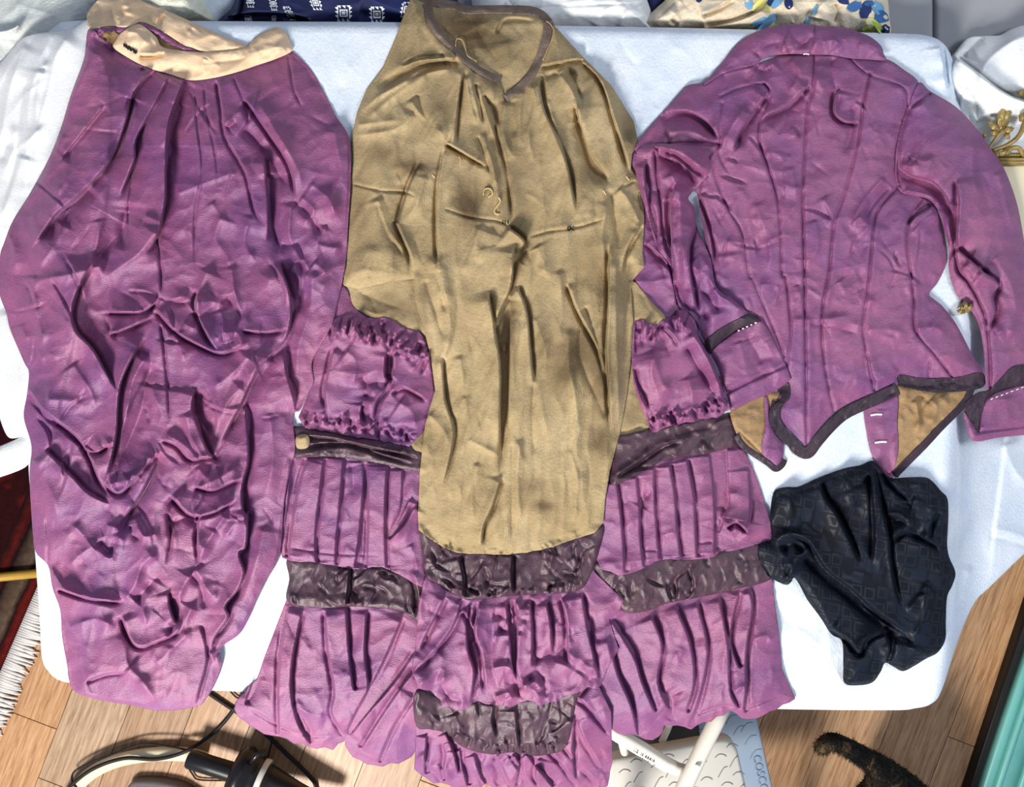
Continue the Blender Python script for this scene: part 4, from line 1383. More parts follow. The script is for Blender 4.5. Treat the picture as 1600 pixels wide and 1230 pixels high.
fo += [('v', 14, 6, zr((715, 300), (735, 450), (740, 600))), ('R', 10, 9, zr((765, 690), (820, 660), (890, 720))), ('r', 8, 7, zr((780, 720), (850, 700), (900, 760))), ('v', 8, 6, zr((260, 570), (300, 500), (340, 470))), ('r', 7, 4, zr((380, 740), (440, 720), (480, 740))), ('g', 1.6, 1.5, zr((280, 820), (370, 822))), ('g', 1.5, 1.2, zr((590, 780), (690, 770)))]
fo += scat(20, (950, 720, 1200, 870), -5, 30, (20, 60), (4, 8), (.5, 1.6), 56)
G('pleated_flounce', [(930, 760), (962, 740), (1000, 736), (1040, 716), (1110, 706), (1152, 688), (1160, 697), (1176, 730), (1190, 768), (1204, 816)] + bot[::-1] + [(925, 860)], fo, h=0.006, w=20, mat=PU, parent=B, seed=55, smooth=False, keep=0.95, edge_fade=10)

# upper satin bands and ruched bands
G('satin_band', [(452, 668), (500, 672), (560, 684), (664, 690), (680, 730), (656, 738), (590, 724), (520, 714), (454, 712)],
  [('R', 6, 5, [(470, 682), (520, 686), (580, 700), (660, 716)]), ('R', 6, 4, [(480, 696), (540, 694), (600, 712), (650, 726)]), ('r', 5, 4, [(500, 704), (550, 700), (590, 716)]), ('v', 4, 4, [(485, 690), (540, 698), (590, 704)])] + scat(18, (480, 675, 660, 725), 80, 20, (20, 50), (2.5, 5), (1, 3), 57),
  h=0.006, w=6, mat=SA, parent=B, ridge=RS, seed=57, label='dark plum satin band')
G('tape_end', [(463, 682), (478, 679), (484, 688), (480, 700), (464, 700)], [], h=0.006, w=5, mat=BR, parent=B, seed=58, label='small brown tape end')
G('satin_band', [(955, 690), (985, 678), (1018, 670), (1060, 660), (1145, 646), (1152, 668), (1157, 692), (1110, 708), (1040, 719), (1000, 740), (955, 756)],
  [('R', 8, 5, zr((120, 390), (280, 290), (400, 210), (520, 180))), ('r', 7, 4, zr((460, 270), (500, 200), (560, 150))), ('v', 6, 4, zr((460, 150), (560, 120), (700, 100)))] + scat(22, (965, 660, 1150, 740), 60, 30, (20, 50), (3, 6), (1, 3.5), 59),
  h=0.006, w=7, mat=SA, parent=B, ridge=RS, seed=59, label='dark plum satin band')


G('lining_side', [(640, 672), (690, 640), (690, 712), (656, 706), (644, 698)], [], h=0.004, w=8, mat=BR, parent=B, seed=38)


def gather(line, n, L, seed, h=(2, 4.5), spread=22):
    r = random.Random(seed)
    p = cr(line, False, 8)
    out = []
    for k in range(n):
        i = r.uniform(0, len(p) - 1.001)
        a = p[int(i)] * (1 - i % 1) + p[int(i) + 1] * (i % 1)
        d = p[int(i) + 1] - p[int(i)]
        d = d / (np.hypot(*d) + 1e-6)
        an = math.radians(r.gauss(0, spread))
        nx_, ny_ = -d[1] * math.cos(an) - d[0] * math.sin(an), d[0] * math.cos(an) - d[1] * math.sin(an)
        l = r.uniform(*L)
        o_ = r.uniform(-.4, .4) * l
        q = [(a[0] + nx_ * (o_ - l / 2), a[1] + ny_ * (o_ - l / 2)), (a[0] + nx_ * o_ + r.uniform(-3, 3), a[1] + ny_ * o_), (a[0] + nx_ * (o_ + l / 2), a[1] + ny_ * (o_ + l / 2))]
        out.append((r.choice('rrvLR'), r.uniform(2.2, 4.5), r.uniform(*h), q, (.25, .3)))
    return out


zq = lambda *a: [(420 + x * .2113, 480 + y * .2113) for x, y in a]
fo = gather([(520, 512), (560, 516), (600, 530), (640, 545), (668, 565)], 70, (16, 40), 61) + gather([(476, 655), (520, 662), (560, 668), (600, 672), (650, 685)], 70, (10, 28), 62)
fo += [('R', 12, 6, zq((480, 300), (430, 500), (410, 650), (430, 780))), ('v', 9, 8, zq((690, 500), (720, 600), (720, 700))), ('L', 10, 8, zq((870, 330), (860, 500), (900, 560), (800, 700), (770, 860))), ('R', 7, 7, zq((920, 340), (910, 500), (850, 640))), ('r', 8, 6, zq((780, 580), (750, 680), (740, 800))),
       ('r', 14, 7, zq((560, 320), (640, 400), (620, 600))), ('L', 8, 6, zq((690, 720), (680, 800), (690, 880))), ('R', 12, 5, zq((900, 640), (1000, 600), (1180, 700))), ('r', 12, 6, zq((960, 700), (1060, 780), (1080, 900))), ('r', 6, 5, zq((1140, 300), (1180, 420), (1200, 500)))]
G('ruched_band', wave_edge([(530, 494), (552, 491), (570, 498), (600, 497), (618, 505), (640, 514), (664, 526), (676, 560), (684, 620), (670, 660), (640, 698)], 2, 10, 63) + wave_edge([(640, 698), (600, 690), (560, 684), (520, 676), (476, 668)], 1.5, 8, 64) + [(466, 652), (482, 616), (484, 580), (500, 510)],
  fo, h=0.012, w=20, mat=PU, parent=B, seed=60, smooth=False)

# --- centre column
bot = wave_edge([(647, 1202), (668, 1219), (700, 1226), (724, 1236), (760, 1228), (800, 1240), (850, 1232), (900, 1240), (943, 1232), (957, 1192)], 3.6, 12, 65)
fo = [('L', 12, 8, c6((560, 980), (600, 1080), (620, 1180))), ('L', 14, 9, c6((690, 1080), (720, 1180), (760, 1229))), ('L', 12, 9, c6((870, 1080), (890, 1140), (870, 1229))), ('R', 14, 9, c6((970, 1100), (960, 1180), (990, 1229))), ('L', 14, 9, c6((1140, 920), (1130, 1050), (1140, 1200))),
      ('R', 14, 8, c6((1150, 830), (1220, 900), (1300, 1000))), ('R', 16, 9, c6((1140, 930), (1190, 1040), (1260, 1150))), ('v', 9, 9, c6((780, 1110), (800, 1160), (790, 1229))), ('r', 8, 7, c6((440, 1080), (500, 1140), (600, 1190)))]
fo += pleats([(655, 1146), (760, 1182), (890, 1165)], [(652, 1205), (760, 1232), (950, 1225)], 9, 10, 6, 'LR', 66) + scat(26, (660, 1150, 950, 1230), 5, 30, (20, 50), (3, 7), (1, 3.5), 67)
G('pleated_flounce', [(648, 1100), (700, 1130), (800, 1150), (880, 1130), (900, 1080), (930, 1060), (955, 1112)] + bot[::-1] + [(650, 1150)], fo, h=0.008, w=20, mat=PU, parent=B, seed=65, smooth=False, keep=0.95, edge_fade=10)
G('satin_band', [(650, 1080), (700, 1092), (800, 1092), (901, 1074), (899, 1100), (885, 1166), (850, 1180), (832, 1181), (800, 1176), (766, 1179), (724, 1168), (696, 1146), (672, 1140), (650, 1134)],
  crum((655, 1095, 895, 1175), 46, 68) + [('L', 12, 6, c6((780, 860), (770, 940), (790, 1010))), ('L', 14, 6, c6((875, 880), (880, 960), (890, 1060))), ('r', 9, 5, c6((600, 900), (620, 980), (650, 1040)))] + gather([(700, 1150), (780, 1174), (880, 1164)], 24, (10, 22), 69), h=0.008, w=7, mat=SA, parent=B, ridge=RS, seed=68, label='dark plum satin band')
bot = wave_edge([(654, 1076), (670, 1078), (696, 1104), (724, 1109), (745, 1096), (766, 1104), (808, 1102), (830, 1097), (850, 1102), (880, 1090), (902, 1080), (939, 1072)], 3.6, 10, 70)
fo = [('L', 14, 7, c6((635, 390), (590, 520), (480, 660), (410, 720))), ('L', 10, 6, c6((560, 380), (500, 500), (440, 620))), ('r', 10, 7, c6((430, 790), (540, 700), (560, 790), (660, 850))), ('v', 9, 8, c6((540, 760), (580, 830), (640, 850))), ('L', 12, 8, c6((660, 420), (660, 600), (690, 720), (670, 860))),
      ('R', 9, 7, c6((710, 400), (690, 540), (720, 640), (740, 820))), ('L', 10, 7, c6((830, 400), (850, 560), (860, 680), (880, 760))), ('R', 8, 6, c6((870, 390), (880, 560), (870, 740))), ('L', 10, 7, c6((1010, 400), (1030, 500), (1040, 640))), ('R', 8, 6, c6((1075, 380), (1100, 500), (1105, 690))), ('L', 10, 6, c6((940, 390), (950, 560), (945, 700))),
      ('v', 8, 8, c6((790, 530), (850, 535), (910, 530))), ('r', 7, 5, c6((770, 560), (850, 550), (930, 560))), ('r', 8, 7, c6((770, 700), (830, 690), (860, 720))), ('v', 8, 9, c6((870, 820), (920, 750), (960, 760))), ('r', 8, 8, c6((880, 800), (940, 790), (990, 840))), ('v', 7, 7, c6((950, 660), (1040, 640), (1110, 580))),
      ('r', 6, 5, c6((1040, 670), (1100, 690), (1200, 760))), ('v', 7, 7, c6((960, 700), (1000, 770), (1010, 840))), ('r', 7, 6, c6((1110, 660), (1160, 660), (1220, 740))), ('L', 14, 6, c6((1170, 360), (1200, 540), (1250, 760))), ('R', 9, 7, c6((640, 440), (690, 560), (660, 580))), ('v', 8, 7, c6((770, 460), (820, 470), (850, 490))),
      ('v', 8, 6, c6((860, 450), (930, 400), (950, 390))), ('r', 9, 8, c6((900, 780), (960, 760), (1000, 800))), ('r', 8, 7, c6((780, 830), (840, 810), (860, 850)))]
fo += scat(60, (670, 930, 940, 1090), 0, 40, (18, 50), (3, 7), (.8, 3), 71)
G('pleated_flounce', [(666, 896), (720, 925), (800, 920), (870, 918), (925, 890), (948, 912), (975, 938), (966, 958), (952, 968), (962, 1000), (967, 1014), (950, 1044)] + bot[::-1] + [(643, 1046), (649, 1010), (654, 945)], fo, h=0.010, w=22, mat=PU, parent=B, seed=70, smooth=False, keep=0.95, edge_fade=10)
G('satin_band', [(655, 820), (675, 836), (710, 855), (760, 858), (802, 858), (850, 848), (900, 832), (941, 822), (936, 860), (923, 898), (906, 922), (864, 927), (801, 931), (762, 936), (724, 935), (690, 915), (668, 902), (660, 870)],
  crum((660, 850, 935, 930), 56, 72) + [('L', 12, 5, c6((860, 190), (855, 290), (865, 370))), ('L', 12, 5, c6((620, 200), (640, 300), (640, 390))), ('r', 10, 5, c6((1040, 180), (1020, 260), (1010, 350)))] + gather([(690, 918), (801, 926), (900, 916)], 26, (10, 20), 73), h=0.009, w=8, mat=SA, parent=B, ridge=RS, seed=72, label='dark plum satin band')

# right ruched band (its outer edge lies on the bodice cuff) is added after the bodice sleeve
# --- brown cotton front
fo = [
    ('v', 6, 15, c4((630, 280), (500, 286), (400, 316), (250, 400))), ('r', 5, 7, c4((610, 260), (450, 268), (330, 312))), ('r', 5, 6, c4((600, 300), (440, 338), (280, 420), (170, 510))), ('v', 5, 9, c4((590, 285), (480, 310), (380, 370))),
    ('R', 10, 5, c4((560, 255), (440, 265), (360, 300))), ('r', 8, 4, c4((480, 330), (340, 420), (200, 540))),
    ('r', 8, 7, c4((400, 440), (440, 500), (520, 570), (570, 640))), ('R', 10, 7, c4((560, 640), (600, 662), (700, 720), (745, 745))), ('v', 7, 5, c4((430, 420), (470, 520), (540, 590))),
    ('r', 8, 6, c4((420, 500), (370, 560), (280, 590), (150, 605))), ('r', 10, 5, c4((160, 560), (300, 540), (380, 540))),
    ('L', 8, 6, c4((640, 310), (620, 450), (600, 650))), ('r', 4, 5, c4((665, 330), (690, 440), (720, 560))), ('v', 3.5, 6, c4((690, 370), (720, 480), (730, 560))), ('r', 4, 6, c4((700, 380), (740, 500), (790, 640))), ('v', 4, 11, c4((730, 420), (770, 490), (795, 560))), ('r', 4, 5, c4((650, 340), (670, 460), (700, 560))),
    ('r', 5, 6, c4((720, 590), (765, 720), (790, 850), (775, 930))), ('v', 4, 4, c4((700, 600), (750, 740), (760, 850))), ('r', 6, 4, c4((690, 720), (740, 760), (790, 830))),
    ('R', 9, 5, c4((780, 540), (820, 690), (850, 830), (862, 1000))), ('r', 4, 4, c4((800, 640), (835, 780), (860, 900))), ('v', 3, 3, c4((835, 700), (858, 850), (868, 960))),
    ('r', 6, 5, c4((830, 450), (815, 560), (840, 660), (880, 720))), ('v', 5, 4, c4((870, 440), (880, 540), (860, 620))), ('r', 6, 5, c4((905, 400), (890, 520), (900, 660))), ('r', 5, 5, c4((940, 370), (960, 460), (930, 600), (960, 740))),
    ('L', 9, 6, c4((975, 340), (1000, 480), (1060, 620), (1110, 760), (1145, 960))), ('r', 6, 6, c4((1010, 440), (1060, 600), (1110, 740))), ('v', 5, 6, c4((990, 330), (1000, 440), (1030, 540))), ('r', 7, 8, c4((1060, 310), (1140, 440), (1140, 540))), ('v', 8, 14, c4((1150, 540), (1190, 680), (1240, 770), (1300, 825))), ('R', 12, 8, c4((1145, 460), (1160, 560), (1210, 690), (1290, 800))),
    ('v', 5, 7, c4((1100, 290), (1140, 380), (1170, 460))), ('R', 8, 7, c4((1160, 270), (1250, 360), (1320, 560), (1390, 790))), ('r', 6, 5, c4((1210, 330), (1290, 470), (1340, 640))), ('R', 12, 6, c4((985, 300), (1080, 280), (1190, 262))), ('v', 5, 6, c4((1000, 350), (1050, 330), (1160, 330))), ('r', 5, 6, c4((1190, 290), (1240, 340), (1260, 380))),
    ('g', 1.4, 1.6, c4((140, 820), (270, 852), (380, 860), (440, 885))), ('g', 1.4, 2.0, c4((550, 930), (640, 962), (720, 980), (800, 990), (880, 1030))), ('g', 1.4, 2.0, c4((930, 1060), (1020, 1035), (1150, 1015), (1290, 970))), ('g', 1.3, 1.5, c4((1355, 835), (1410, 805))),
    ('R', 10, 7, c4((450, 720), (400, 820), (350, 980), (345, 1010), (400, 1140), (405, 1229))), ('r', 6, 5, c4((470, 780), (430, 920), (360, 1000))), ('R', 10, 5, c4((560, 650), (530, 790), (520, 960), (525, 1229))), ('r', 8, 5, c4((250, 880), (300, 1020), (380, 1120))), ('v', 7, 5, c4((250, 900), (310, 1060), (390, 1160))),
    ('L', 16, 12, c4((835, 1010), (915, 1080), (868, 1150), (862, 1240))), ('v', 8, 10, c4((880, 1170), (900, 1130), (930, 1110))), ('r', 9, 5, c4((720, 1010), (680, 1120), (640, 1229))), ('r', 7, 4, c4((760, 1030), (700, 1180))), ('r', 8, 5, c4((960, 1100), (1000, 1180), (980, 1229))), ('r', 8, 6, c4((1290, 900), (1260, 1040), (1280, 1229))), ('L', 9, 6, c4((1440, 1000), (1370, 1120), (1350, 1229))), ('r', 7, 6, c4((1330, 840), (1380, 900), (1440, 1020))), ('v', 6, 6, c4((1290, 840), (1320, 1000), (1330, 1120))),
    # long front panel
    ('L', 16, 13, c5((865, -40), (855, 130), (800, 260), (790, 330))), ('v', 9, 11, c5((855, 180), (830, 320), (815, 410))), ('L', 15, 12, c5((750, 150), (785, 350), (808, 500), (806, 700), (806, 880))), ('v', 7, 9, c5((825, 410), (825, 560), (822, 740), (812, 900), (795, 1010))), ('L', 12, 8, c5((810, 990), (775, 1110), (735, 1200), (720, 1300))),
    ('R', 9, 7, c5((850, 230), (845, 420), (840, 640), (835, 800))), ('L', 10, 7, c5((880, 130), (925, 250), (940, 400), (955, 580))), ('v', 5, 4, c5((955, 560), (950, 760), (960, 900))), ('r', 6, 4, c5((950, 270), (1005, 420), (1000, 560))), ('r', 7, 5, c5((1060, 60), (1080, 220), (1060, 400))), ('R', 9, 6, c5((1100, 120), (1150, 250), (1240, 420), (1275, 560))), ('v', 5, 5, c5((1180, 220), (1230, 360), (1270, 480))),
    ('r', 8, 6, c5((1110, 320), (1110, 480), (1140, 640), (1160, 800))), ('v', 6, 4, c5((1160, 300), (1170, 480), (1240, 640), (1285, 760))), ('R', 12, 10, c5((1290, -60), (1288, 180), (1278, 400), (1288, 620), (1298, 800))), ('r', 8, 7, c5((1320, 0), (1320, 300), (1330, 560), (1335, 780))), ('v', 6, 6, c5((1390, 0), (1370, 260), (1360, 480))),
    ('r', 9, 6, c5((500, 0), (560, 180), (580, 320), (550, 480))), ('v', 6, 5, c5((520, 60), (560, 260))), ('L', 9, 5, c5((545, 440), (560, 640), (600, 800), (545, 1040))), ('r', 8, 4, c5((620, 440), (640, 600), (600, 740))), ('r', 8, 5, c5((430, 60), (440, 260), (490, 400), (520, 580))), ('v', 6, 5, c5((470, 100), (540, 330), (560, 380))),
    ('r', 5, 3, c5((640, 620), (660, 760), (620, 900))), ('r', 6, 4, c5((660, 820), (740, 860), (800, 890))), ('r', 5, 3, c5((700, 920), (680, 1060), (690, 1200))), ('r', 5, 3.5, c5((900, 820), (880, 980), (900, 1200))), ('r', 5, 3, c5((1110, 860), (1150, 1000), (1130, 1200))), ('v', 4, 3, c5((860, 820), (858, 1000), (858, 1300))), ('r', 6, 4, c5((480, 700), (560, 800), (540, 920)))]
fo += scat(70, (560, 160, 980, 350), 0, 22, (25, 70), (3, 7), (.4, 1.6), 75) + scat(110, (660, 360, 985, 850), 0, 9, (40, 130), (3, 7), (.4, 1.7), 76) + scat(24, (545, 250, 660, 500), 10, 30, (30, 70), (4, 8), (.5, 1.8), 77)
fo += gather([(680, 856), (760, 866), (860, 858), (935, 832)], 24, (12, 34), 78, (.8, 2), 8)
left = [(643, -4), (633, 17), (619, 56), (598, 105), (572, 140), (558, 175), (550, 210), (546, 262), (545, 315), (543, 380), (541, 430), (537, 446), (560, 452), (610, 440), (646, 436), (649, 470), (664, 522), (673, 557), (680, 610), (671, 638), (664, 666), (660, 700), (656, 736), (653, 800), (654, 828)]
bott = wave_edge([(654, 828), (675, 845), (710, 863), (735, 865), (759, 866), (801, 866), (850, 858), (902, 842), (939, 830)], .8, 10, 79)
right = [(943, 816), (946, 778), (953, 736), (969, 676), (979, 620), (988, 554), (990, 505), (986, 450), (990, 436), (1007, 417), (1004, 395), (1006, 360), (1007, 332), (1003, 305), (997, 280), (986, 262), (988, 240), (998, 224), (990, 189), (955, 133), (909, 87), (870, 44), (862, 38)]
neck = [(856, 62), (846, 91), (836, 108), (818, 130), (789, 156), (786, 142), (780, 127), (745, 108), (710, 76), (686, 48), (672, 22), (666, 6)]
stains = [(650, 262, (34, 14), .8), (600, 240, (40, 18), .45), (735, 330, (18, 26), .9), (720, 300, (16, 30), .6), (690, 178, (30, 34), .5), (800, 260, (30, 120), .35), (905, 545, (28, 34), .85), (945, 600, (22, 70), .55), (880, 585, (20, 24), .6), (940, 690, (18, 24), .6), (850, 530, (20, 60), .35), (800, 520, (8, 60), .5),
          (850, 790, (18, 10), .7), (830, 760, (30, 16), .5), (700, 710, (30, 40), .3), (560, 330, (16, 60), .35), (905, 280, (40, 20), .4), (660, 500, (10, 60), .4), (930, 420, (20, 40), .3), (620, 360, (20, 60), .4), (985, 210, (14, 40), .6), (770, 130, (20, 20), .5)]
G('cotton_front', left + bott[1:-1] + right + neck, fo, h=0.017, w=28, th=0.0025, mat=BR, parent=B, seed=74, smooth=False, stain=stains, blur=9, label='brown cotton front with gathered neck', lumps=((90, 120, 3.0, 0), (26, 60, 1.0, 0)), ridge=((18, 120, 2.6, 3), (34, 190, 3.6, -4), (40, 40, 1.2, 20)))
wr = lambda bx, sd: scat(16, bx, 30, 60, (6, 14), (2, 3.5), (.6, 1.6), sd)
G('neck_binding', band(c4((480, 15), (500, 105), (545, 165), (600, 215), (655, 270), (720, 318), (804, 358)), 13, 11), wr((670, 0, 790, 130), 80), h=0.0008, w=4, th=0.0015, mat=M['binding'], parent=B, seed=80, blur=2, label='taupe tape binding')
G('neck_binding', band(c4((1022, 100), (1010, 170), (985, 250), (945, 330), (895, 385), (828, 438)), 14, 12), wr((780, 40, 860, 160), 81), h=0.0008, w=4, th=0.0015, mat=M['binding'], parent=B, seed=81, blur=2, label='taupe tape binding')
thread('thread_loop', c4((605, 205), (610, 175), (635, 180), (650, 220), (660, 250), (700, 275)), .0006, M['thread_tan'], B, .004)
thread('thread_loop', c4((1010, 95), (1030, 110), (1045, 150), (1020, 210), (995, 270)), .0006, M['thread_tan'], B, .002)
thread('hook', c4((730, 870), (735, 845), (760, 843), (770, 865), (750, 880)), .0011, M['thread_tan'], B, .002, label='small metal hook on the placket')
thread('hook', c4((795, 880), (805, 900), (780, 935), (785, 955), (800, 955)), .0014, M['thread_tan'], B, .002)
for pts in (((815, 985), (818, 1000)), ((825, 985), (828, 1000)), ((838, 985), (840, 1000)), ((1105, 1015), (1112, 1030), (1120, 1015), (1108, 1012)), ((1130, 1012), (1124, 1022), (1135, 1028))):
    thread('stitch', c4(*pts), .0007, M['thread_black'], B, .001, label='dark stitch')
for pts in (((620, 700), (628, 715), (622, 730)), ((500, 780), (515, 795)), ((1265, 850), (1275, 870)), ((1365, 785), (1380, 805))):
    thread('stitch', c4(*pts), .0007, M['cream'], B, .001, label='pale stitch')

# ------------------------------------------------------------------ A: purple draped skirt (left)
A = thing('draped_skirt', 'purple bustled silk skirt with a cream waistband, laid at the left', 'skirt', P(270, 560, T))
G('waistband_inside', [(150, 40), (200, 34), (262, 44), (330, 78), (330, 100), (240, 110), (180, 80), (150, 60)], scat(14, (150, 40, 330, 100), 40, 50, (14, 30), (3, 6), (1, 3), 90), h=0.003, w=8, mat=M['lining'], parent=A, seed=90, label='tan inside of the waist')
G('raw_edge', wave_edge(band([(141, 46), (160, 48), (196, 47), (222, 40), (246, 50), (264, 62), (290, 76), (330, 84)], 13, 6), 1.5, 5, 89, 1), scat(20, (140, 40, 330, 90), 0, 50, (8, 16), (2, 4), (1, 2.5), 89), h=0.003, w=4, mat=PU, parent=A, seed=89, smooth=False, blur=1)
G('frayed_lining', wave_edge([(162, 52), (178, 48), (188, 54), (184, 68), (174, 70), (164, 62), (162, 52)], 2.5, 4, 91, 2), scat(8, (158, 46, 196, 72), 30, 60, (8, 16), (2, 4), (1, 3), 91), h=0.0008, w=5, th=0.001, blur=1, mat=M['lining'], parent=A, seed=91, smooth=False, label='pale frayed lining')
zw = lambda *a: [(120 + x * .125, y * .125) for x, y in a]
G('waistband_back', [(137, 20), (150, 2), (170, -14), (200, -12), (224, 2), (266, 19), (308, 38), (352, 58), (384, 72), (372, 84), (345, 84), (325, 84), (300, 74), (287, 70), (262, 54), (245, 44), (220, 34), (198, 42), (168, 40), (141, 45), (136, 32)],
  [('r', 5, 3, zw((440, 0), (460, 120), (480, 280))), ('v', 4, 3, zw((250, 20), (280, 110), (180, 200))), ('r', 6, 3, zw((560, 60), (640, 90), (620, 200))), ('L', 6, 3, zw((1080, 170), (1030, 240), (1000, 320))), ('r', 5, 3, zw((1460, 320), (1400, 400), (1360, 420))), ('r', 5, 2, zw((520, 180), (500, 240), (560, 280)))] + scat(16, (150, 0, 360, 80), 40, 50, (12, 30), (3, 6), (.5, 1.6), 92),
  h=0.006, w=7, mat=M['cream'], parent=A, seed=92, label='cream cotton waistband, far side')
up_edge = [(455, 82), (425, 92), (400, 100), (371, 110), (335, 118), (297, 122), (262, 113), (227, 101), (200, 88), (177, 73), (168, 66), (156, 58), (146, 46)]
lf_edge = [(137, 48), (134, 70), (130, 95), (110, 150), (95, 200), (75, 250), (45, 305), (20, 345), (6, 380), (0, 400), (-3, 450), (10, 490), (16, 515), (37, 565), (45, 582), (42, 617), (37, 652), (49, 697), (46, 743), (51, 830), (56, 863), (75, 884), (82, 919), (94, 954), (97, 996), (105, 1041), (107, 1060), (116, 1080), (147, 1092), (203, 1102), (252, 1111), (308, 1104), (322, 1092), (336, 1069), (346, 1041), (343, 1019), (350, 1008), (374, 991), (388, 968), (399, 943), (416, 908), (437, 866)]
rt_edge = [(444, 785), (453, 735), (461, 704), (458, 660), (460, 645), (469, 641), (482, 614), (490, 596), (487, 568), (500, 540), (518, 508), (528, 470), (535, 440), (541, 400), (544, 350), (548, 280), (546, 217), (525, 182), (514, 160), (490, 115), (470, 92), (456, 80)]
K = (.04, .2)
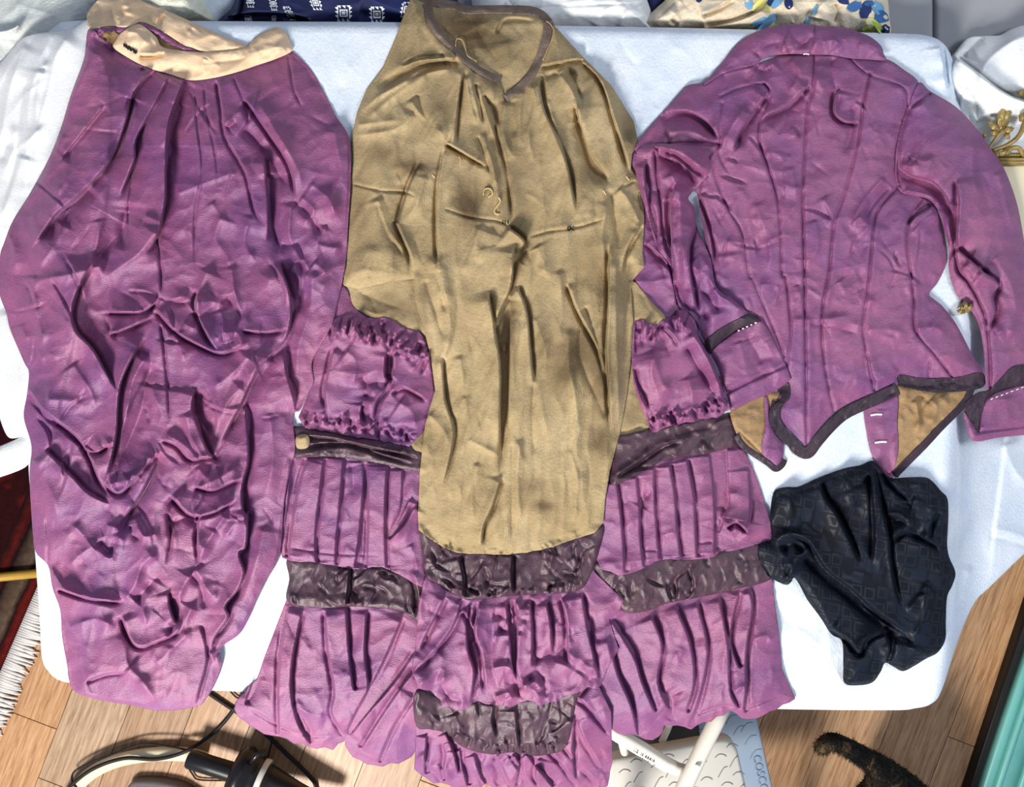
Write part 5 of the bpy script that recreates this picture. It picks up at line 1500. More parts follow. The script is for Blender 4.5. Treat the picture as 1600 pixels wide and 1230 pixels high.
fo = [
    ('L', 26, 12, c1((690, 305), (600, 410), (560, 560), (490, 720), (350, 880), (250, 960), (130, 1130)), K), ('v', 10, 10, c1((600, 440), (545, 580), (480, 720)), K), ('v', 12, 8, c1((420, 840), (320, 930), (240, 1000), (225, 1080))), ('r', 7, 7, c1((640, 310), (600, 420), (600, 520), (540, 660))), ('v', 4, 7, c1((640, 300), (580, 440), (570, 500)), K),
    ('L', 18, 9, c1((755, 345), (690, 470), (610, 620), (600, 720), (530, 890)), K), ('L', 30, 15, c1((825, 355), (780, 470), (750, 580), (742, 760), (738, 900), (700, 1060), (640, 1140)), (.03, .15)), ('v', 9, 9, c1((800, 460), (765, 600), (760, 720)), K),
    ('g', 1.6, 1.8, c1((868, 365), (880, 560), (902, 760), (870, 960), (872, 1229))), ('g', 1.5, 1.5, c1((910, 365), (920, 500), (962, 700), (972, 850))), ('R', 14, 4, c1((970, 355), (990, 490), (1010, 620), (1100, 780), (1140, 940), (1195, 1015)), K), ('g', 1.6, 1.8, c1((1038, 345), (1090, 460), (1112, 570))),
    ('r', 8, 5, c1((1000, 560), (1050, 510), (1095, 488))), ('v', 6, 4, c1((1010, 575), (1060, 540))), ('v', 12, 10, c1((1080, 570), (1160, 650), (1220, 740), (1290, 840))), ('R', 20, 9, c1((1090, 440), (1200, 600), (1290, 740), (1320, 880))), ('v', 14, 12, c1((1205, 770), (1215, 900), (1220, 1020), (1250, 1150))), ('L', 14, 9, c1((1180, 700), (1195, 860), (1200, 1020), (1190, 1080))),
    ('r', 12, 8, c1((1150, 450), (1240, 600), (1330, 760), (1350, 860))), ('g', 1.5, 1.6, c1((1285, 240), (1310, 400), (1355, 490))), ('g', 1.5, 2, c1((405, 155), (310, 400), (260, 540))), ('L', 10, 4, c1((470, 470), (380, 580), (260, 730))), ('v', 8, 7, c1((440, 140), (470, 210), (520, 230))), ('r', 14, 6, c1((430, 210), (330, 420), (270, 600))),
    ('r', 9, 6, c1((1340, 880), (1400, 940), (1345, 1010))), ('r', 8, 6, c1((1455, 1010), (1420, 1090), (1540, 1110))), ('v', 8, 7, c1((1310, 900), (1380, 960), (1440, 1060))), ('r', 9, 7, c1((1300, 900), (1290, 1040), (1320, 1120), (1400, 1229))), ('v', 7, 6, c1((1250, 1100), (1330, 1100), (1360, 1229))), ('r', 16, 9, c1((1480, 560), (1520, 760), (1480, 900), (1530, 1000))), ('r', 10, 6, c1((1380, 820), (1460, 880), (1500, 980))),
    ('v', 16, 9, c1((580, 900), (560, 1000), (480, 1100), (400, 1200))), ('v', 9, 8, c1((560, 940), (545, 1040), (530, 1120))), ('r', 16, 9, c1((700, 1020), (620, 1130), (520, 1200), (440, 1260))), ('r', 8, 5, c1((640, 960), (720, 1000), (690, 1060))), ('r', 10, 5, c1((300, 700), (200, 800), (100, 940))), ('r', 10, 5, c1((300, 1000), (230, 1110), (170, 1200))),
    ('r', 8, 4, c1((430, 980), (440, 1060), (420, 1140))), ('r', 10, 6, c1((20, 1020), (60, 1100), (70, 1229))), ('r', 6, 3, c1((780, 870), (880, 830), (1080, 760))), ('r', 8, 4, c1((990, 960), (960, 1060), (1020, 1160), (1000, 1229))), ('r', 7, 4, c1((1120, 960), (1090, 1080), (1150, 1180))), ('r', 6, 3, c1((940, 900), (1000, 980), (1060, 1000))),
    # middle
    ('L', 26, 11, c2((410, 30), (345, 160), (322, 260), (345, 340), (420, 420), (490, 550), (530, 612))), ('r', 12, 7, c2((150, 80), (160, 250), (190, 360), (180, 420))), ('r', 12, 8, c2((470, 40), (300, 85), (180, 110), (150, 170))), ('g', 1.8, 3, c2((700, -80), (718, 60), (720, 170))), ('R', 16, 9, c2((480, 252), (560, 256), (650, 246), (715, 182))), ('v', 5, 6, c2((480, 250), (482, 300), (500, 340))),
    ('R', 14, 8, c2((490, 352), (590, 318), (690, 262))), ('R', 20, 13, c2((690, 232), (745, 302), (790, 344), (850, 382), (980, 438), (1060, 412), (1110, 390))), ('r', 9, 6, c2((700, 200), (780, 190), (850, 170))), ('v', 5, 5, c2((690, 180), (790, 210), (860, 200))), ('r', 7, 6, c2((820, 300), (870, 320), (890, 270))), ('g', 1.8, 3, c2((715, 300), (732, 420), (746, 560), (758, 750))), ('r', 6, 5, c2((780, 340), (800, 410), (828, 468))),
    ('R', 12, 9, c2((890, 150), (870, 230), (930, 370), (975, 425))), ('r', 9, 7, c2((930, 60), (880, 180), (900, 260))), ('r', 9, 7, c2((980, 240), (1000, 320), (960, 400))), ('v', 9, 7, c2((1010, 180), (1060, 250), (1090, 290))), ('r', 10, 7, c2((1030, 40), (1050, 180), (1090, 280), (1140, 300))), ('r', 9, 8, c2((990, 350), (1050, 340), (1080, 380), (1040, 420))), ('R', 18, 7, c2((1080, 335), (1200, 345), (1285, 320))), ('r', 8, 6, c2((860, 260), (930, 210), (1010, 220))),
    ('L', 26, 15, c2((1240, 20), (1290, 150), (1302, 260), (1272, 380), (1180, 470), (1120, 570), (1080, 660), (1010, 790), (975, 870))), ('v', 10, 8, c2((1290, 370), (1200, 480), (1110, 620), (1020, 790))), ('r', 9, 7, c2((1110, 440), (1040, 520), (940, 592))), ('r', 8, 7, c2((1200, 450), (1130, 540), (1090, 550))), ('r', 8, 6, c2((1150, 430), (1140, 500), (1080, 560))), ('r', 8, 6, c2((1080, 580), (1010, 660), (970, 760))),
    ('v', 10, 10, c2((910, 610), (880, 660), (900, 740), (950, 800))), ('L', 14, 9, c2((870, 600), (860, 680), (885, 760), (930, 870), (980, 940))), ('r', 9, 8, c2((830, 700), (850, 800), (900, 890), (960, 930))), ('L', 22, 12, c2((640, 360), (560, 520), (532, 620), (522, 780), (495, 920), (465, 1010))), ('v', 14, 11, c2((690, 480), (655, 580), (620, 720), (545, 900), (505, 980))), ('r', 12, 9, c2((660, 440), (590, 560), (560, 720), (510, 880))), ('r', 9, 6, c2((700, 500), (680, 600), (720, 700), (700, 760))),
    ('R', 26, 12, c2((120, 590), (200, 700), (330, 800), (400, 900), (440, 1000), (500, 1090))), ('v', 9, 9, c2((375, 830), (420, 870), (490, 845))), ('R', 10, 8, c2((380, 860), (430, 880), (510, 830))), ('R', 14, 11, c2((465, 1015), (515, 1060), (560, 1045), (640, 950), (725, 868))), ('r', 7, 7, c2((480, 1020), (570, 1000), (660, 930))), ('v', 5, 6, c2((560, 990), (600, 960), (690, 900))), ('r', 6, 6, c2((560, 1030), (580, 980), (640, 1000))), ('v', 8, 10, c2((720, 880), (650, 1040), (560, 1190), (520, 1260))), ('L', 12, 8, c2((710, 900), (640, 1050), (550, 1180))),
    ('R', 10, 7, c2((720, 820), (790, 850), (850, 910), (940, 900), (980, 920))), ('r', 7, 7, c2((740, 790), (830, 850), (900, 940))), ('R', 16, 10, c2((870, 1030), (940, 1050), (1000, 1030), (1085, 990))), ('r', 7, 7, c2((880, 940), (930, 990), (960, 930), (990, 950))), ('R', 16, 11, c2((760, 1070), (850, 1160), (960, 1145), (1060, 1080))), ('r', 8, 6, c2((870, 1040), (960, 1000), (1080, 930))), ('r', 8, 7, c2((860, 1180), (960, 1160), (1050, 1090))),
    ('L', 14, 8, c2((1095, 660), (1112, 900), (1080, 1050), (1105, 1229)), K), ('v', 4, 6, c2((1110, 680), (1120, 900), (1095, 1060), (1110, 1240)), K), ('L', 22, 9, c2((1270, 420), (1280, 520), (1315, 640), (1318, 700))), ('r', 16, 8, c2((1400, 60), (1380, 260), (1330, 420), (1330, 560))), ('v', 9, 8, c2((1330, 20), (1350, 120), (1320, 260))), ('r', 8, 6, c2((1290, 60), (1340, 100), (1330, 200))), ('r', 9, 6, c2((1400, 30), (1440, 60), (1460, 90))),
    ('r', 8, 4, c2((180, 460), (230, 440), (250, 470))), ('r', 12, 4, c2((200, 640), (320, 650), (430, 690))), ('r', 12, 6, c2((320, 480), (400, 600), (430, 680))), ('r', 10, 4, c2((90, 300), (130, 420), (140, 520))), ('L', 16, 6, c2((200, 860), (320, 980), (400, 1060), (500, 1110))), ('r', 12, 5, c2((150, 900), (230, 1060), (260, 1200))), ('r', 12, 5, c2((1200, 700), (1220, 900), (1180, 1100))), ('v', 8, 6, c2((770, 1090), (760, 1180), (770, 1260))),
    # lower
    ('L', 14, 11, c3((1110, -10), (1100, 150), (1068, 185), (1090, 270), (1062, 350), (1008, 420), (1020, 470), (960, 560), (945, 630)), K), ('g', 1.8, 4, c3((745, 0), (762, 120), (740, 240))), ('v', 6, 7, c3((760, 60), (820, 30), (880, 60))), ('R', 9, 7, c3((890, 10), (880, 120), (890, 235))), ('r', 8, 7, c3((1010, 10), (940, 110), (890, 200))), ('r', 6, 5, c3((960, 80), (920, 160), (880, 230))), ('r', 8, 5, c3((1060, 30), (1000, 120))),
    ('r', 12, 8, c3((215, 240), (300, 355), (430, 400), (505, 440))), ('R', 24, 7, c3((540, 460), (575, 560), (620, 606), (700, 582), (790, 540), (825, 460))), ('R', 14, 9, c3((250, 340), (380, 385), (500, 402), (560, 396))), ('r', 8, 7, c3((420, 150), (365, 185), (300, 245))), ('r', 9, 7, c3((320, 50), (420, 160), (500, 205), (530, 90))), ('v', 7, 7, c3((440, 130), (490, 180), (520, 110))), ('r', 8, 7, c3((600, 20), (640, 108), (720, 88))), ('v', 6, 6, c3((580, 60), (600, 110), (640, 120))), ('r', 9, 6, c3((470, 60), (530, 80), (530, 150))),
    ('r', 11, 9, c3((555, 395), (600, 330), (640, 230), (720, 180))), ('v', 9, 8, c3((600, 400), (660, 340), (710, 280))), ('r', 9, 7, c3((700, 300), (640, 420), (660, 520))), ('v', 8, 10, c3((765, 380), (785, 480), (740, 560))), ('L', 10, 8, c3((750, 360), (765, 440), (790, 500))), ('r', 8, 6, c3((850, 280), (800, 380), (820, 440))), ('v', 7, 7, c3((850, 285), (900, 340), (912, 440))), ('r', 8, 7, c3((870, 250), (930, 360), (980, 390))), ('r', 7, 6, c3((860, 420), (820, 500), (780, 560))),
    ('r', 9, 3.5, c3((540, 540), (570, 680), (640, 760), (705, 860))), ('r', 14, 6, c3((560, 700), (640, 780), (710, 862))), ('R', 24, 3.5, c3((380, 760), (470, 725), (570, 715))), ('r', 14, 2.5, c3((745, 590), (730, 720), (715, 860))), ('L', 16, 3.5, c3((890, 500), (925, 650), (890, 800), (870, 870))), ('r', 9, 6, c3((930, 640), (990, 620), (980, 700))), ('r', 10, 6, c3((300, 520), (420, 480), (520, 520))), ('g', 1.6, 1.6, c3((205, 20), (213, 140), (215, 240), (275, 470))), ('r', 8, 5, c3((690, 680), (760, 620), (860, 520))), ('r', 9, 4, c3((330, 790), (480, 830), (700, 860))),
    ('r', 12, 6, c3((1180, 60), (1150, 200), (1080, 420)))]
fo += scat(50, (60, 150, 530, 420), -8, 35, (40, 110), (4, 9), (.5, 1.8), 94, 'rvL') + scat(80, (20, 430, 450, 820), 15, 45, (30, 110), (4, 10), (.6, 2.2), 95, 'rvLR') + scat(44, (100, 780, 400, 1080), 10, 40, (30, 90), (4, 10), (.6, 2.0), 96) + scat(14, (420, 380, 530, 620), 10, 30, (30, 70), (5, 10), (1, 3), 97)
G('skirt_panel', up_edge + lf_edge + rt_edge, fo, h=0.019, w=34, th=0.003, mat=PU, parent=A, seed=93, blur=6, lumps=((80, 110, 5.0, 20), (36, 44, 1.6, 0)))
G('waistband_front', [(177, 74), (181, 62), (190, 50), (212, 38), (226, 42), (244, 58), (252, 72), (275, 78), (330, 82), (380, 75), (395, 62), (409, 52), (422, 46), (434, 43), (446, 50), (452, 64), (456, 79), (430, 92), (400, 102), (371, 112), (335, 121), (297, 125), (262, 115), (227, 104), (200, 90)],
  [('R', 8, 5, zw((780, 690), (950, 690), (1060, 660), (1100, 640))), ('r', 6, 4, zw((620, 400), (760, 420), (900, 560))), ('r', 6, 3, c1((1100, 240), (1200, 220), (1280, 200))), ('v', 5, 2.5, c1((900, 280), (1040, 270), (1120, 250))), ('r', 6, 3, c1((920, 260), (905, 300), (930, 330)))] + scat(22, (190, 45, 450, 120), 70, 40, (14, 40), (3, 6), (.5, 1.8), 98),
  h=0.010, w=8, mat=M['cream'], parent=A, seed=98, blur=2, label='cream cotton waistband')
r = random.Random(5)
for k in range(9):
    x, y = 193.5 + k * 2.4, 70.5 + k * 1.35
    thread('stitch', [(x + r.uniform(-1, 1), y - 2.5), (x + r.uniform(-1, 1), y), (x + r.uniform(-1, 1), y + 3)], .0009, M['thread_black'], A, .0015, label='black buttonhole stitch')
thread('stitch', [(193, 70), (204, 76), (214, 82)], .001, M['thread_black'], A, .0016, label='black buttonhole stitch')

# ------------------------------------------------------------------ J: purple fitted bodice (right)
J = thing('fitted_bodice', 'purple silk fitted bodice with long sleeves and dark trim, laid back up at the right', 'bodice', P(1290, 380, T))
# inside fronts showing below the hem
G('lining', [(1142, 640), (1170, 622), (1205, 612), (1222, 618), (1216, 650), (1208, 690), (1196, 716), (1165, 702), (1150, 676)], scat(6, (1150, 630, 1200, 700), 10, 30, (20, 40), (4, 7), (.5, 1.5), 101) + [('g', 1.3, 1.2, [(1153, 672), (1175, 694), (1194, 712)])], h=0.004, w=6, mat=M['lining'], parent=J, seed=101, label='tan lining')
G('facing', [(1194, 622), (1200, 624), (1204, 660), (1212, 680), (1224, 694), (1223, 718), (1214, 728), (1198, 718), (1190, 700), (1196, 660)], [('r', 5, 2, [(1198, 700), (1210, 704), (1222, 700)])], h=0.004, w=6, mat=PU, parent=J, seed=102)
G('hem_trim', band([(1150, 680), (1162, 698), (1182, 712), (1200, 724), (1212, 733), (1222, 727), (1226, 718)], 9), scat(8, (1150, 680, 1220, 735), 0, 60, (6, 12), (2, 3), (.5, 1.2), 103), h=0.0012, w=4, th=0.0016, ridge=((12, 20, 1.6, 10), (8, 10, .8, 0)), mat=M['trim'], parent=J, seed=103, label='dark satin trim')
G('lining', [(1398, 600), (1440, 606), (1512, 604), (1500, 632), (1470, 664), (1446, 690), (1420, 712), (1397, 738), (1392, 690), (1400, 645)],
  [('r', 5, 5, c8((1110, 640), (1130, 720), (1120, 800))), ('v', 5, 4, c8((1150, 620), (1140, 760))), ('r', 7, 4, c8((1180, 640), (1210, 680), (1180, 760))), ('r', 6, 3, c8((1240, 620), (1260, 660), (1300, 640)))] + scat(20, (1400, 610, 1500, 700), 20, 40, (14, 36), (3, 6), (.8, 2.4), 104),
  h=0.007, w=8, mat=M['lining'], parent=J, seed=104, label='tan lining')
G('facing', [(1350, 632), (1372, 622), (1402, 618), (1402, 660), (1404, 700), (1398, 734), (1394, 748), (1380, 738), (1366, 718), (1357, 690)], [('r', 5, 2.5, c8((940, 960), (980, 950), (1010, 980))), ('r', 7, 2, c8((960, 680), (970, 800), (950, 900)))], h=0.006, w=6, mat=PU, parent=J, seed=105)
G('hem_trim', band([(1520, 602), (1512, 622), (1498, 640), (1470, 668), (1446, 694), (1420, 720), (1398, 742)], 10, 12), scat(16, (1400, 610, 1515, 740), -50, 20, (6, 14), (2, 3), (.6, 1.4), 106), h=0.0012, w=4, th=0.0016, ridge=((12, 20, 1.6, 10), (8, 10, .8, 0)), mat=M['trim'], parent=J, seed=106, label='dark satin trim')
for (x, y) in ((1369, 648), (1376, 691)):
    thread('buttonhole', [(x - 9, y + .8), (x, y - .6), (x + 9, y - .5)], .0016, M['thread_white'], J, .001, label='white worked buttonhole')

# bodice back
seams = [
    ('g', 1.7, 2.6, c7((660, 250), (658, 400), (632, 480), (622, 700), (612, 900), (620, 1229)) + c8((620, 200), (625, 400), (628, 640), (632, 850)), (0, 0)),
    ('g', 1.6, 2.2, c7((440, 375), (466, 430), (420, 540), (420, 640), (462, 760), (500, 900), (516, 1100), (520, 1229)) + c8((535, 100), (552, 240), (558, 360), (540, 490)), (0, 0)),
    ('g', 1.6, 2.4, c7((912, 330), (880, 480), (858, 640), (800, 860), (752, 1000), (732, 1200)) + c8((715, 140), (698, 260), (700, 400), (722, 560), (755, 700)), (0, 0)),
    ('g', 1.6, 2.4, c7((1040, 830), (960, 920), (930, 1000), (912, 1200)) + c8((900, 160), (882, 330), (905, 470), (930, 600)), (0, 0)),
    ('g', 1.6, 2.4, c7((1150, 872), (1092, 980), (1076, 1080), (1096, 1229)) + c8((1108, 200), (1112, 330), (1200, 440), (1278, 542)), (0, 0)),
    ('g', 1.4, 1.6, c7((245, 640), (212, 750), (272, 920), (340, 1040), (372, 1229)) + c8((385, 100), (420, 180), (470, 300), (530, 450)), (0, 0)),
    ('g', 1.4, 1.6, c7((252, 460), (240, 560), (245, 640), (180, 720), (150, 850)), (0, 0)), ('g', 1.5, 1.6, c7((818, 260), (900, 330), (1060, 390), (1082, 470)), (0, 0)), ('g', 1.2, 1.4, c7((480, 248), (560, 244), (650, 240), (740, 244)), (0, 0)), ('g', 1.3, 1.4, c8((1180, 480), (1172, 560)), (0, 0)), ('g', 1.4, 1.5, c7((245, 430), (330, 392), (430, 375), (462, 400)), (0, 0))]
fo = seams + [
    ('v', 11, 7, c7((735, 250), (745, 340), (770, 430), (760, 520))), ('R', 14, 7, c7((760, 400), (750, 500), (800, 548), (868, 546))), ('v', 8, 5, c7((830, 470), (840, 540), (810, 650), (790, 700))), ('r', 9, 5, c7((690, 280), (680, 360), (720, 420))), ('L', 14, 7, c7((640, 378), (560, 462), (450, 520), (425, 550))), ('v', 9, 6, c7((620, 420), (540, 490), (440, 530))), ('r', 10, 6, c7((560, 260), (600, 330), (540, 420))),
    ('L', 16, 8, c7((455, 420), (380, 520), (330, 600), (300, 680))), ('v', 10, 7, c7((420, 470), (350, 570), (320, 670))), ('r', 9, 6, c7((350, 480), (300, 560), (250, 640))), ('v', 10, 8, c7((-20, 512), (100, 512), (180, 560), (232, 622))), ('R', 16, 8, c7((-30, 520), (90, 500), (190, 555), (235, 625))), ('g', 1.8, 3, c7((-40, 650), (100, 640), (242, 644)), (0, 0)), ('r', 12, 7, c7((0, 590), (120, 590), (220, 640))), ('R', 12, 7, c7((0, 672), (80, 700), (170, 770), (200, 790))),
    ('r', 9, 6, c7((410, 295), (445, 310), (490, 270))), ('v', 8, 8, c7((400, 290), (430, 315), (480, 300))), ('r', 10, 5, c7((250, 320), (360, 300), (400, 330))), ('r', 6, 3, c7((440, 690), (490, 685), (530, 730), (540, 900))), ('r', 7, 3, c7((560, 740), (580, 860), (570, 980))), ('r', 7, 4, c7((700, 880), (740, 960), (720, 1020))), ('r', 8, 5, c7((980, 790), (900, 880), (850, 960), (840, 1050))), ('v', 7, 5, c7((1000, 830), (920, 920), (880, 1000))), ('r', 8, 4, c7((860, 960), (900, 1010), (860, 1060))),
    ('R', 8, 5, c7((1190, 920), (1120, 960), (1080, 1010))), ('r', 7, 5, c7((1220, 950), (1150, 990), (1090, 1060))), ('r', 8, 4, c7((160, 860), (190, 960), (215, 1080))), ('L', 14, 7, c7((130, 850), (170, 960), (205, 1080), (215, 1190))), ('r', 7, 3, c7((270, 1080), (330, 1085), (345, 1090))), ('r', 6, 3, c7((230, 1150), (300, 1140), (350, 1130))), ('r', 8, 4, c7((400, 900), (440, 1020), (470, 1140), (450, 1229))), ('r', 8, 3, c7((660, 980), (680, 1080), (650, 1180))),
    ('r', 8, 4, c8((720, 330), (800, 300), (890, 320))), ('r', 8, 3.5, c8((560, 280), (680, 285), (850, 262))), ('v', 6, 3, c8((640, 300), (760, 320), (870, 350))), ('r', 7, 3, c8((900, 330), (1000, 330), (1100, 360))), ('r', 8, 4, c8((930, 560), (980, 540), (1040, 500))), ('v', 6, 3, c8((890, 430), (900, 540), (960, 560))), ('r', 7, 3, c8((1120, 330), (1200, 320), (1260, 360))), ('r', 7, 3, c8((770, 110), (800, 160), (790, 210))), ('r', 6, 3, c8((420, 130), (480, 130), (530, 150))), ('r', 6, 3, c8((580, 130), (600, 190), (560, 220)))]
fo += scat(120, (1110, 150, 1440, 480), 25, 45, (20, 70), (3, 8), (.5, 2), 107, 'rrvL') + scat(46, (1240, 420, 1490, 640), 85, 16, (20, 60), (4, 8), (.5, 1.7), 108)
G('bodice_back', [(1103, 128), (1127, 112), (1180, 100), (1230, 84), (1290, 82), (1340, 90), (1384, 92), (1411, 108), (1436, 130), (1424, 160), (1408, 203), (1402, 245), (1404, 290), (1420, 300), (1460, 318), (1468, 340), (1476, 378), (1479, 402), (1477, 417), (1465, 442), (1452, 459), (1460, 468), (1474, 480), (1495, 508), (1519, 554), (1536, 586),
                  (1495, 592), (1440, 592), (1404, 588), (1400, 604), (1344, 624), (1309, 641), (1281, 669), (1262, 698), (1252, 690), (1225, 664), (1212, 645), (1218, 620), (1226, 600), (1190, 540), (1140, 480), (1112, 446), (1110, 420), (1096, 340), (1082, 275), (1050, 250), (1000, 240), (994, 226), (1014, 200), (1040, 171), (1061, 147), (1075, 133)],
  fo, h=0.015, w=30, th=0.003, mat=PU, parent=J, seed=107, blur=5, lumps=((70, 90, 3.5, 0), (30, 30, 1.0, 0)))
tr = lambda bx, sd: scat(26, bx, 0, 60, (8, 18), (2, 4), (.6, 1.8), sd)
G('hem_trim', band([(1215, 628), (1211, 644), (1212, 658), (1222, 676), (1238, 692), (1246, 702), (1262, 708), (1277, 690), (1296, 668), (1318, 648), (1345, 634), (1372, 622), (1402, 608)], 17, 19), tr((1205, 620, 1400, 720), 109), h=0.0012, w=5, th=0.0016, ridge=((12, 20, 1.6, 10), (8, 10, .8, 0)), mat=M['trim'], parent=J, seed=109, blur=2, label='dark satin trim')
G('hem_trim', [(1404, 588), (1412, 586), (1440, 591), (1495, 590), (1534, 582), (1537, 604), (1500, 612), (1450, 612), (1420, 606), (1406, 602)], tr((1405, 588, 1535, 610), 110), h=0.0012, w=5, th=0.0016, ridge=((12, 20, 1.6, 10), (8, 10, .8, 0)), mat=M['trim'], parent=J, seed=110, blur=2, label='dark satin trim')
G('hem_trim', [(1216, 606), (1230, 598), (1234, 604), (1234, 622), (1222, 634), (1212, 648), (1206, 636), (1222, 620)], [], h=0.0012, w=4, th=0.0016, ridge=((12, 20, 1.6, 10), (8, 10, .8, 0)), mat=M['trim'], parent=J, seed=116, blur=2, label='dark satin trim')
# collar
G('collar', [(1101, 132), (1112, 116), (1127, 100), (1140, 82), (1155, 66), (1172, 54), (1194, 45), (1222, 39), (1250, 37), (1280, 40), (1313, 42), (1348, 52), (1364, 60), (1377, 72), (1381, 84), (1384, 94), (1360, 93), (1330, 91), (1300, 86), (1267, 85), (1235, 84), (1208, 87), (1192, 92), (1180, 101), (1150, 108), (1127, 116)],
  [('r', 9, 6, c7((520, 200), (570, 215), (600, 190))), ('v', 7, 6, c7((540, 230), (610, 200), (665, 150))), ('g', 1.4, 1.6, c7((665, 120), (660, 180), (650, 235)), (0, 0)), ('r', 7, 4, c7((700, 190), (750, 180), (780, 210))), ('v', 7, 4, c7((400, 250), (450, 200), (520, 190))), ('r', 9, 3, c7((860, 200), (920, 200), (960, 230)))] + scat(14, (1130, 50, 1370, 90), 60, 40, (20, 50), (5, 9), (.5, 1.8), 111),
  h=0.010, w=9, th=0.004, mat=PU, parent=J, seed=111, blur=3)
thread('stitch', c7((615, 242), (628, 240), (640, 243)), .0011, M['thread_white'], J, .001, label='white thread')

# right sleeve, cuff trim and cuff
fo = [('g', 1.8, 3.5, c7((1290, 805), (1290, 900), (1284, 1040), (1302, 1200)) + c8((1350, 120), (1400, 210), (1430, 290), (1446, 450), (1450, 600)), (.05, 0)), ('v', 9, 10, c7((1040, 750), (1090, 790), (1180, 825), (1240, 885), (1272, 960), (1278, 1060))), ('R', 18, 10, c7((1035, 740), (1090, 785), (1190, 815), (1250, 880), (1290, 990))), ('r', 8, 8, c7((1065, 850), (1180, 880), (1230, 940))), ('v', 7, 8, c7((1060, 870), (1170, 905), (1215, 960))),
      ('r', 9, 7, c7((1270, 900), (1260, 1000), (1280, 1120))), ('R', 12, 7, c7((1295, 800), (1310, 900), (1300, 1040), (1310, 1120))), ('L', 12, 8, c7((1300, 1110), (1380, 1180), (1440, 1229))), ('r', 9, 7, c8((1330, 40), (1400, 90), (1480, 130))), ('v', 9, 9, c8((1490, 130), (1465, 180), (1475, 240), (1440, 330))), ('L', 16, 9, c8((1400, 60), (1485, 125), (1462, 180), (1472, 250), (1436, 340))), ('r', 9, 5, c8((1480, 350), (1520, 330), (1560, 345))), ('r', 8, 4, c7((1380, 640), (1370, 760), (1400, 900))),
      ('r', 10, 4, c7((1090, 700), (1160, 720), (1200, 700))), ('r', 7, 5, c7((1050, 730), (1100, 745), (1120, 720))), ('r', 9, 4, c7((1090, 490), (1140, 470), (1180, 430))), ('r', 12, 4, c7((1480, 760), (1520, 900), (1560, 1050))), ('g', 1.6, 2.2, c7((1180, 420), (1095, 480), (1054, 580), (1040, 700), (1042, 830)), (0, 0)), ('r', 10, 4, c8((1460, 0), (1540, 120), (1570, 260)))]
fo += scat(40, (1420, 180, 1600, 560), 15, 40, (30, 80), (5, 11), (.5, 2), 112)
G('sleeve', [(1436, 129), (1453, 142), (1495, 168), (1530, 206), (1547, 231), (1565, 256), (1580, 290), (1592, 330), (1604, 395), (1625, 480), (1640, 560), (1650, 590), (1600, 592), (1566, 600), (1544, 612), (1540, 590), (1537, 545), (1530, 508), (1519, 487), (1500, 468), (1489, 446), (1483, 420), (1483, 390), (1476, 360), (1466, 330), (1452, 312), (1430, 306), (1410, 301), (1401, 285), (1400, 245), (1407, 203), (1420, 166)],
  fo, h=0.019, w=28, th=0.003, mat=PU, parent=J, seed=112, blur=5, lumps=((70, 100, 3.5, 0), (30, 34, 1.0, 0)))
G('cuff_trim', [(1544, 610), (1556, 600), (1570, 585), (1582, 574), (1600, 570), (1660, 566), (1660, 606), (1600, 604), (1570, 612), (1548, 628), (1538, 650), (1534, 676), (1526, 678), (1510, 650), (1508, 634), (1518, 620), (1532, 612)], tr((1510, 570, 1640, 670), 113), h=0.0012, w=6, th=0.0016, ridge=((12, 20, 1.6, 10), (8, 10, .8, 0)), mat=M['trim'], parent=J, seed=113, blur=2, label='dark satin trim')
G('cuff', [(1541, 627), (1550, 618), (1562, 612), (1580, 607), (1600, 602), (1660, 596), (1660, 674), (1600, 680), (1560, 684), (1521, 689), (1509, 660), (1507, 644), (1520, 664), (1530, 676), (1534, 650)], [('g', 1.5, 2, [(1526, 676), (1560, 672), (1640, 662)], (0, 0)), ('r', 12, 2, [(1570, 620), (1575, 650), (1572, 670)])], h=0.007, w=6, mat=PU, parent=J, seed=114, blur=2)
for k in range(7):
    x = 1548 + k * 8
    thread('stitch', [(x, 625.5 - k * 3.0 - 1.5), (x + 3, 624.5 - k * 3.0 - 2)], .0009, M['thread_white'], J, .001, label='white stitch')

# left sleeve folded down over the bodice and the flounces
zs = lambda *a: [(960 + x * .2926, 200 + y * .2926) for x, y in a]
fo = [('g', 1.8, 4, zs((215, 130), (225, 260), (245, 400), (260, 560), (300, 700)), (0, .1)), ('v', 10, 11, zs((225, 120), (320, 190), (390, 240), (440, 320))), ('R', 16, 10, zs((210, 100), (330, 140), (430, 220), (500, 260))), ('L', 14, 9, zs((160, 180), (170, 330), (200, 500), (240, 640))), ('v', 6, 8, zs((180, 420), (210, 560), (240, 660))), ('R', 14, 11, zs((330, 290), (295, 400), (300, 560), (315, 700), (330, 830))), ('v', 7, 10, zs((300, 380), (292, 500), (305, 640))),
      ('r', 12, 9, zs((350, 300), (350, 500), (370, 700), (380, 880))), ('L', 12, 8, zs((440, 500), (400, 640), (410, 800), (450, 1000))), ('v', 7, 9, zs((320, 820), (370, 940), (430, 1030))), ('r', 9, 8, zs((400, 720), (450, 760), (520, 720))), ('v', 8, 6, zs((430, 850), (500, 900), (560, 1000))), ('r', 9, 6, zs((520, 860), (600, 920), (700, 980))), ('r', 8, 6, zs((470, 760), (540, 860), (560, 960))), ('v', 9, 7, zs((400, 1000), (460, 1010), (520, 1000))), ('r', 9, 6, zs((300, 240), (330, 320), (310, 420)))]
fo += scat(30, (1010, 260, 1150, 500), -15, 35, (20, 60), (4, 8), (.8, 2.8), 115)
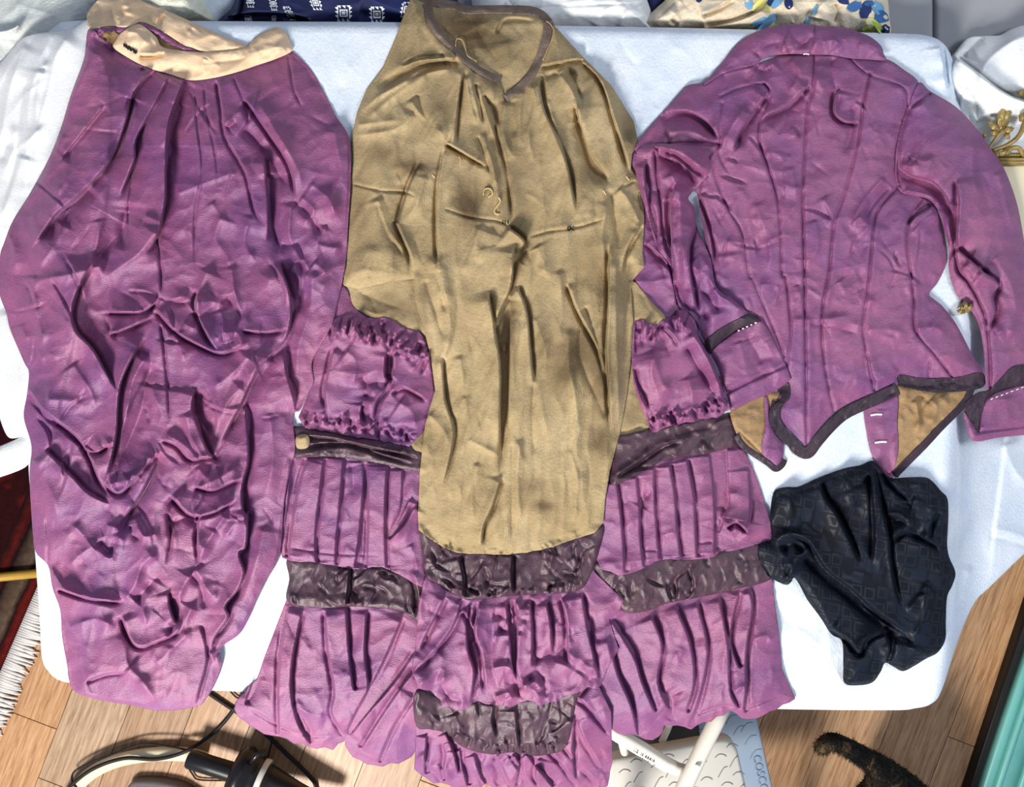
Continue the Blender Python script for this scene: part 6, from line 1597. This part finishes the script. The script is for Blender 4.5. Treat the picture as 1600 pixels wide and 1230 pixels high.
G('sleeve', zs((110, 200), (130, 110), (220, 84), (360, 90), (470, 110), (510, 180), (500, 250), (440, 320), (410, 350), (395, 380), (430, 430), (440, 520), (470, 600), (515, 700), (545, 850), (640, 920), (720, 990), (790, 1030), (760, 1050), (660, 1075), (590, 1110), (520, 1200), (480, 1140), (440, 1040), (390, 980), (350, 960), (320, 860), (310, 780), (290, 720), (230, 640), (180, 480), (150, 380), (125, 290)),
  fo, h=0.018, w=20, th=0.003, mat=PU, parent=J, seed=115, blur=4)
zu = lambda *a: [(1040 + x * .2439, 460 + y * .2439) for x, y in a]
G('cuff_trim', zu((250, 310), (320, 240), (400, 190), (480, 150), (540, 122), (590, 150), (612, 172), (540, 205), (460, 235), (380, 290), (296, 384)), tr((1100, 490, 1190, 550), 117), h=0.0012, w=5, th=0.0016, ridge=((12, 20, 1.6, 10), (8, 10, .8, 0)), mat=M['trim'], parent=J, seed=117, blur=2, label='dark satin trim')
G('cuff', zu((296, 384), (330, 330), (400, 278), (460, 236), (540, 206), (614, 174), (670, 250), (730, 370), (770, 450), (800, 530), (796, 552), (700, 620), (560, 680), (424, 742), (408, 700), (380, 620), (340, 480)),
  [('g', 1.6, 2.4, zu((400, 630), (560, 550), (770, 460)), (0, 0)), ('v', 9, 4, zu((520, 270), (580, 360), (620, 460))), ('r', 9, 3, zu((470, 300), (500, 400), (520, 520))), ('r', 8, 3, zu((700, 480), (720, 540), (700, 600))), ('r', 8, 2, zu((640, 300), (690, 400)))] + scat(8, (1120, 520, 1220, 620), 15, 30, (20, 40), (5, 9), (.5, 1.5), 118), h=0.008, w=7, mat=PU, parent=J, seed=118, blur=3)
for k in range(5):
    x, y = 1153 + k * 6.5, 518 - k * 3
    thread('stitch', [(x, y - 1), (x + 2.5, y - 2)], .0011, M['thread_white'], J, .001, label='white stitch')

# right ruched band of the centre skirt, its gathered edge lying over the bodice cuff
fo = gather([(992, 516), (1030, 516), (1060, 500), (1078, 500)], 40, (20, 56), 121, spread=16) + gather([(1016, 660), (1060, 652), (1100, 644), (1138, 630)], 60, (10, 30), 122)
fo += [('r', 9, 9, c8((60, 250), (130, 370), (210, 500), (280, 640))), ('L', 12, 9, c8((130, 330), (200, 470), (250, 600), (240, 640))), ('v', 7, 8, c8((90, 400), (160, 520), (230, 640))), ('r', 9, 6, c8((100, 540), (120, 640), (100, 700))), ('L', 9, 7, c5((1400, 500), (1410, 560), (1440, 640), (1470, 690))), ('r', 10, 6, c5((1500, 400), (1480, 520), (1520, 640))), ('r', 16, 6, c8((-60, 420), (-20, 560), (40, 620)))]
G('ruched_band', wave_edge([(990, 505), (1005, 500), (1022, 508), (1042, 497), (1056, 492), (1060, 484), (1074, 486)], 1.5, 8, 123) + [(1086, 512), (1104, 545), (1122, 582), (1134, 610)] + wave_edge([(1141, 640), (1120, 652), (1095, 656), (1060, 664), (1038, 668), (1020, 676), (1013, 660)], 1.5, 8, 124) + [(1000, 632), (990, 600), (987, 560)],
  fo, h=0.012, w=18, mat=PU, parent=B, seed=120, smooth=False, blur=5)

# ------------------------------------------------------------------ black silk scarf
def damask():
    s = NT('black_damask')
    sc = 58.0
    v1 = s.n('ShaderNodeTexVoronoi', Scale=sc, _distance='CHEBYCHEV', Randomness=0.25)
    s.l(s.coord((1, 1, 1), 0.2), v1.inputs['Vector'])
    ring = s.ramp(v1.outputs['Distance'], [(0.0, (1, 1, 1, 1)), (0.08, (0, 0, 0, 1)), (0.27, (0, 0, 0, 1)), (0.33, (1, 1, 1, 1)), (0.42, (1, 1, 1, 1)), (0.47, (0, 0, 0, 1))])
    n1 = s.noise(8, 3)
    basec = s.ramp(n1, [(0.35, srgb(6, 10, 18)), (0.7, srgb(13, 20, 32))])
    s.color(s.mix(s.math('MULTIPLY', ring, .55), basec, srgb(24, 34, 50)))
    ro = s.math('ADD', 0.70, s.math('MULTIPLY', ring, -0.2))
    s.l(ro, s.b.inputs['Roughness'])
    s.b.inputs['Specular IOR Level'].default_value = 0.22
    s.bump(s.math('ADD', s.noise(600, 2), s.math('MULTIPLY', ring, 1.2)), 0.25, 0.0008)
    return s.m


zk = lambda *a: [(1190 + x * .2927, 720 + y * .2927) for x, y in a]
fo = [('R', 18, 13, zk((150, 390), (250, 440), (340, 580), (480, 690), (600, 800), (700, 870), (800, 930))), ('v', 12, 11, zk((210, 500), (330, 610), (460, 720), (580, 840), (720, 940))), ('r', 10, 9, zk((60, 440), (140, 390), (220, 430), (290, 520))), ('v', 9, 10, zk((100, 480), (170, 440), (230, 500))), ('r', 7, 8, zk((110, 560), (160, 560), (150, 620), (120, 600))), ('L', 14, 8, zk((310, 110), (340, 200), (400, 280), (470, 420), (530, 560))), ('R', 12, 7, zk((580, 60), (590, 200), (600, 380), (590, 560))), ('r', 12, 7, zk((540, 120), (580, 240), (600, 420))),
      ('L', 14, 8, zk((590, 30), (630, 200), (680, 400), (690, 520), (720, 700), (760, 800))), ('R', 10, 7, zk((640, 60), (720, 150), (790, 210))), ('v', 9, 8, zk((660, 310), (760, 330), (850, 400), (890, 420))), ('r', 9, 8, zk((650, 290), (740, 290), (830, 370))), ('R', 12, 6, zk((700, 430), (770, 380), (890, 430), (960, 480))), ('r', 8, 6, zk((800, 210), (880, 230), (940, 260))), ('L', 10, 6, zk((940, 260), (900, 360), (890, 430))), ('r', 9, 6, zk((890, 660), (820, 760), (770, 820))), ('r', 9, 6, zk((860, 700), (870, 820), (800, 960))),
      ('R', 12, 8, zk((360, 900), (460, 960), (520, 1030), (560, 960), (640, 910))), ('L', 10, 7, zk((660, 920), (690, 1000), (660, 1080))), ('r', 9, 6, zk((700, 980), (800, 1000), (900, 1040))), ('r', 9, 5, zk((120, 160), (160, 260), (140, 360))), ('v', 8, 6, zk((640, 900), (760, 960), (810, 950))), ('r', 9, 6, zk((420, 60), (470, 160), (500, 260)))]
fo += scat(22, (1210, 740, 1480, 1050), 30, 45, (30, 90), (7, 13), (.8, 2.4), 131)
sc_ = G('black_scarf', [(1208, 772), (1216, 764), (1230, 761), (1250, 760), (1281, 746), (1320, 732), (1345, 727), (1362, 720), (1368, 724), (1380, 738), (1391, 747), (1420, 746), (1446, 746), (1458, 753), (1470, 767), (1480, 778), (1482, 800), (1481, 830), (1480, 850), (1483, 870), (1493, 895), (1488, 915), (1480, 933), (1478, 970), (1477, 1000), (1465, 1020), (1448, 1029), (1430, 1040), (1411, 1049), (1396, 1042), (1383, 1036), (1376, 1050), (1364, 1066), (1344, 1071), (1320, 1068), (1318, 1040), (1316, 1003), (1299, 991), (1282, 965), (1262, 938), (1250, 915), (1241, 903), (1236, 910), (1228, 914), (1208, 905), (1196, 890), (1188, 877), (1185, 860), (1190, 848), (1204, 845), (1206, 825), (1204, 800)],
        fo, h=0.016, w=11, th=0.003, mat=damask(), seed=131, blur=4, lumps=((60, 60, 6.0, 0), (28, 28, 1.4, 0)), ridge=((70, 90, 3.0, 30),), fine=1)
tag(sc_, 'crumpled black silk scarf with woven squares on the white cloth at lower right', 'scarf')
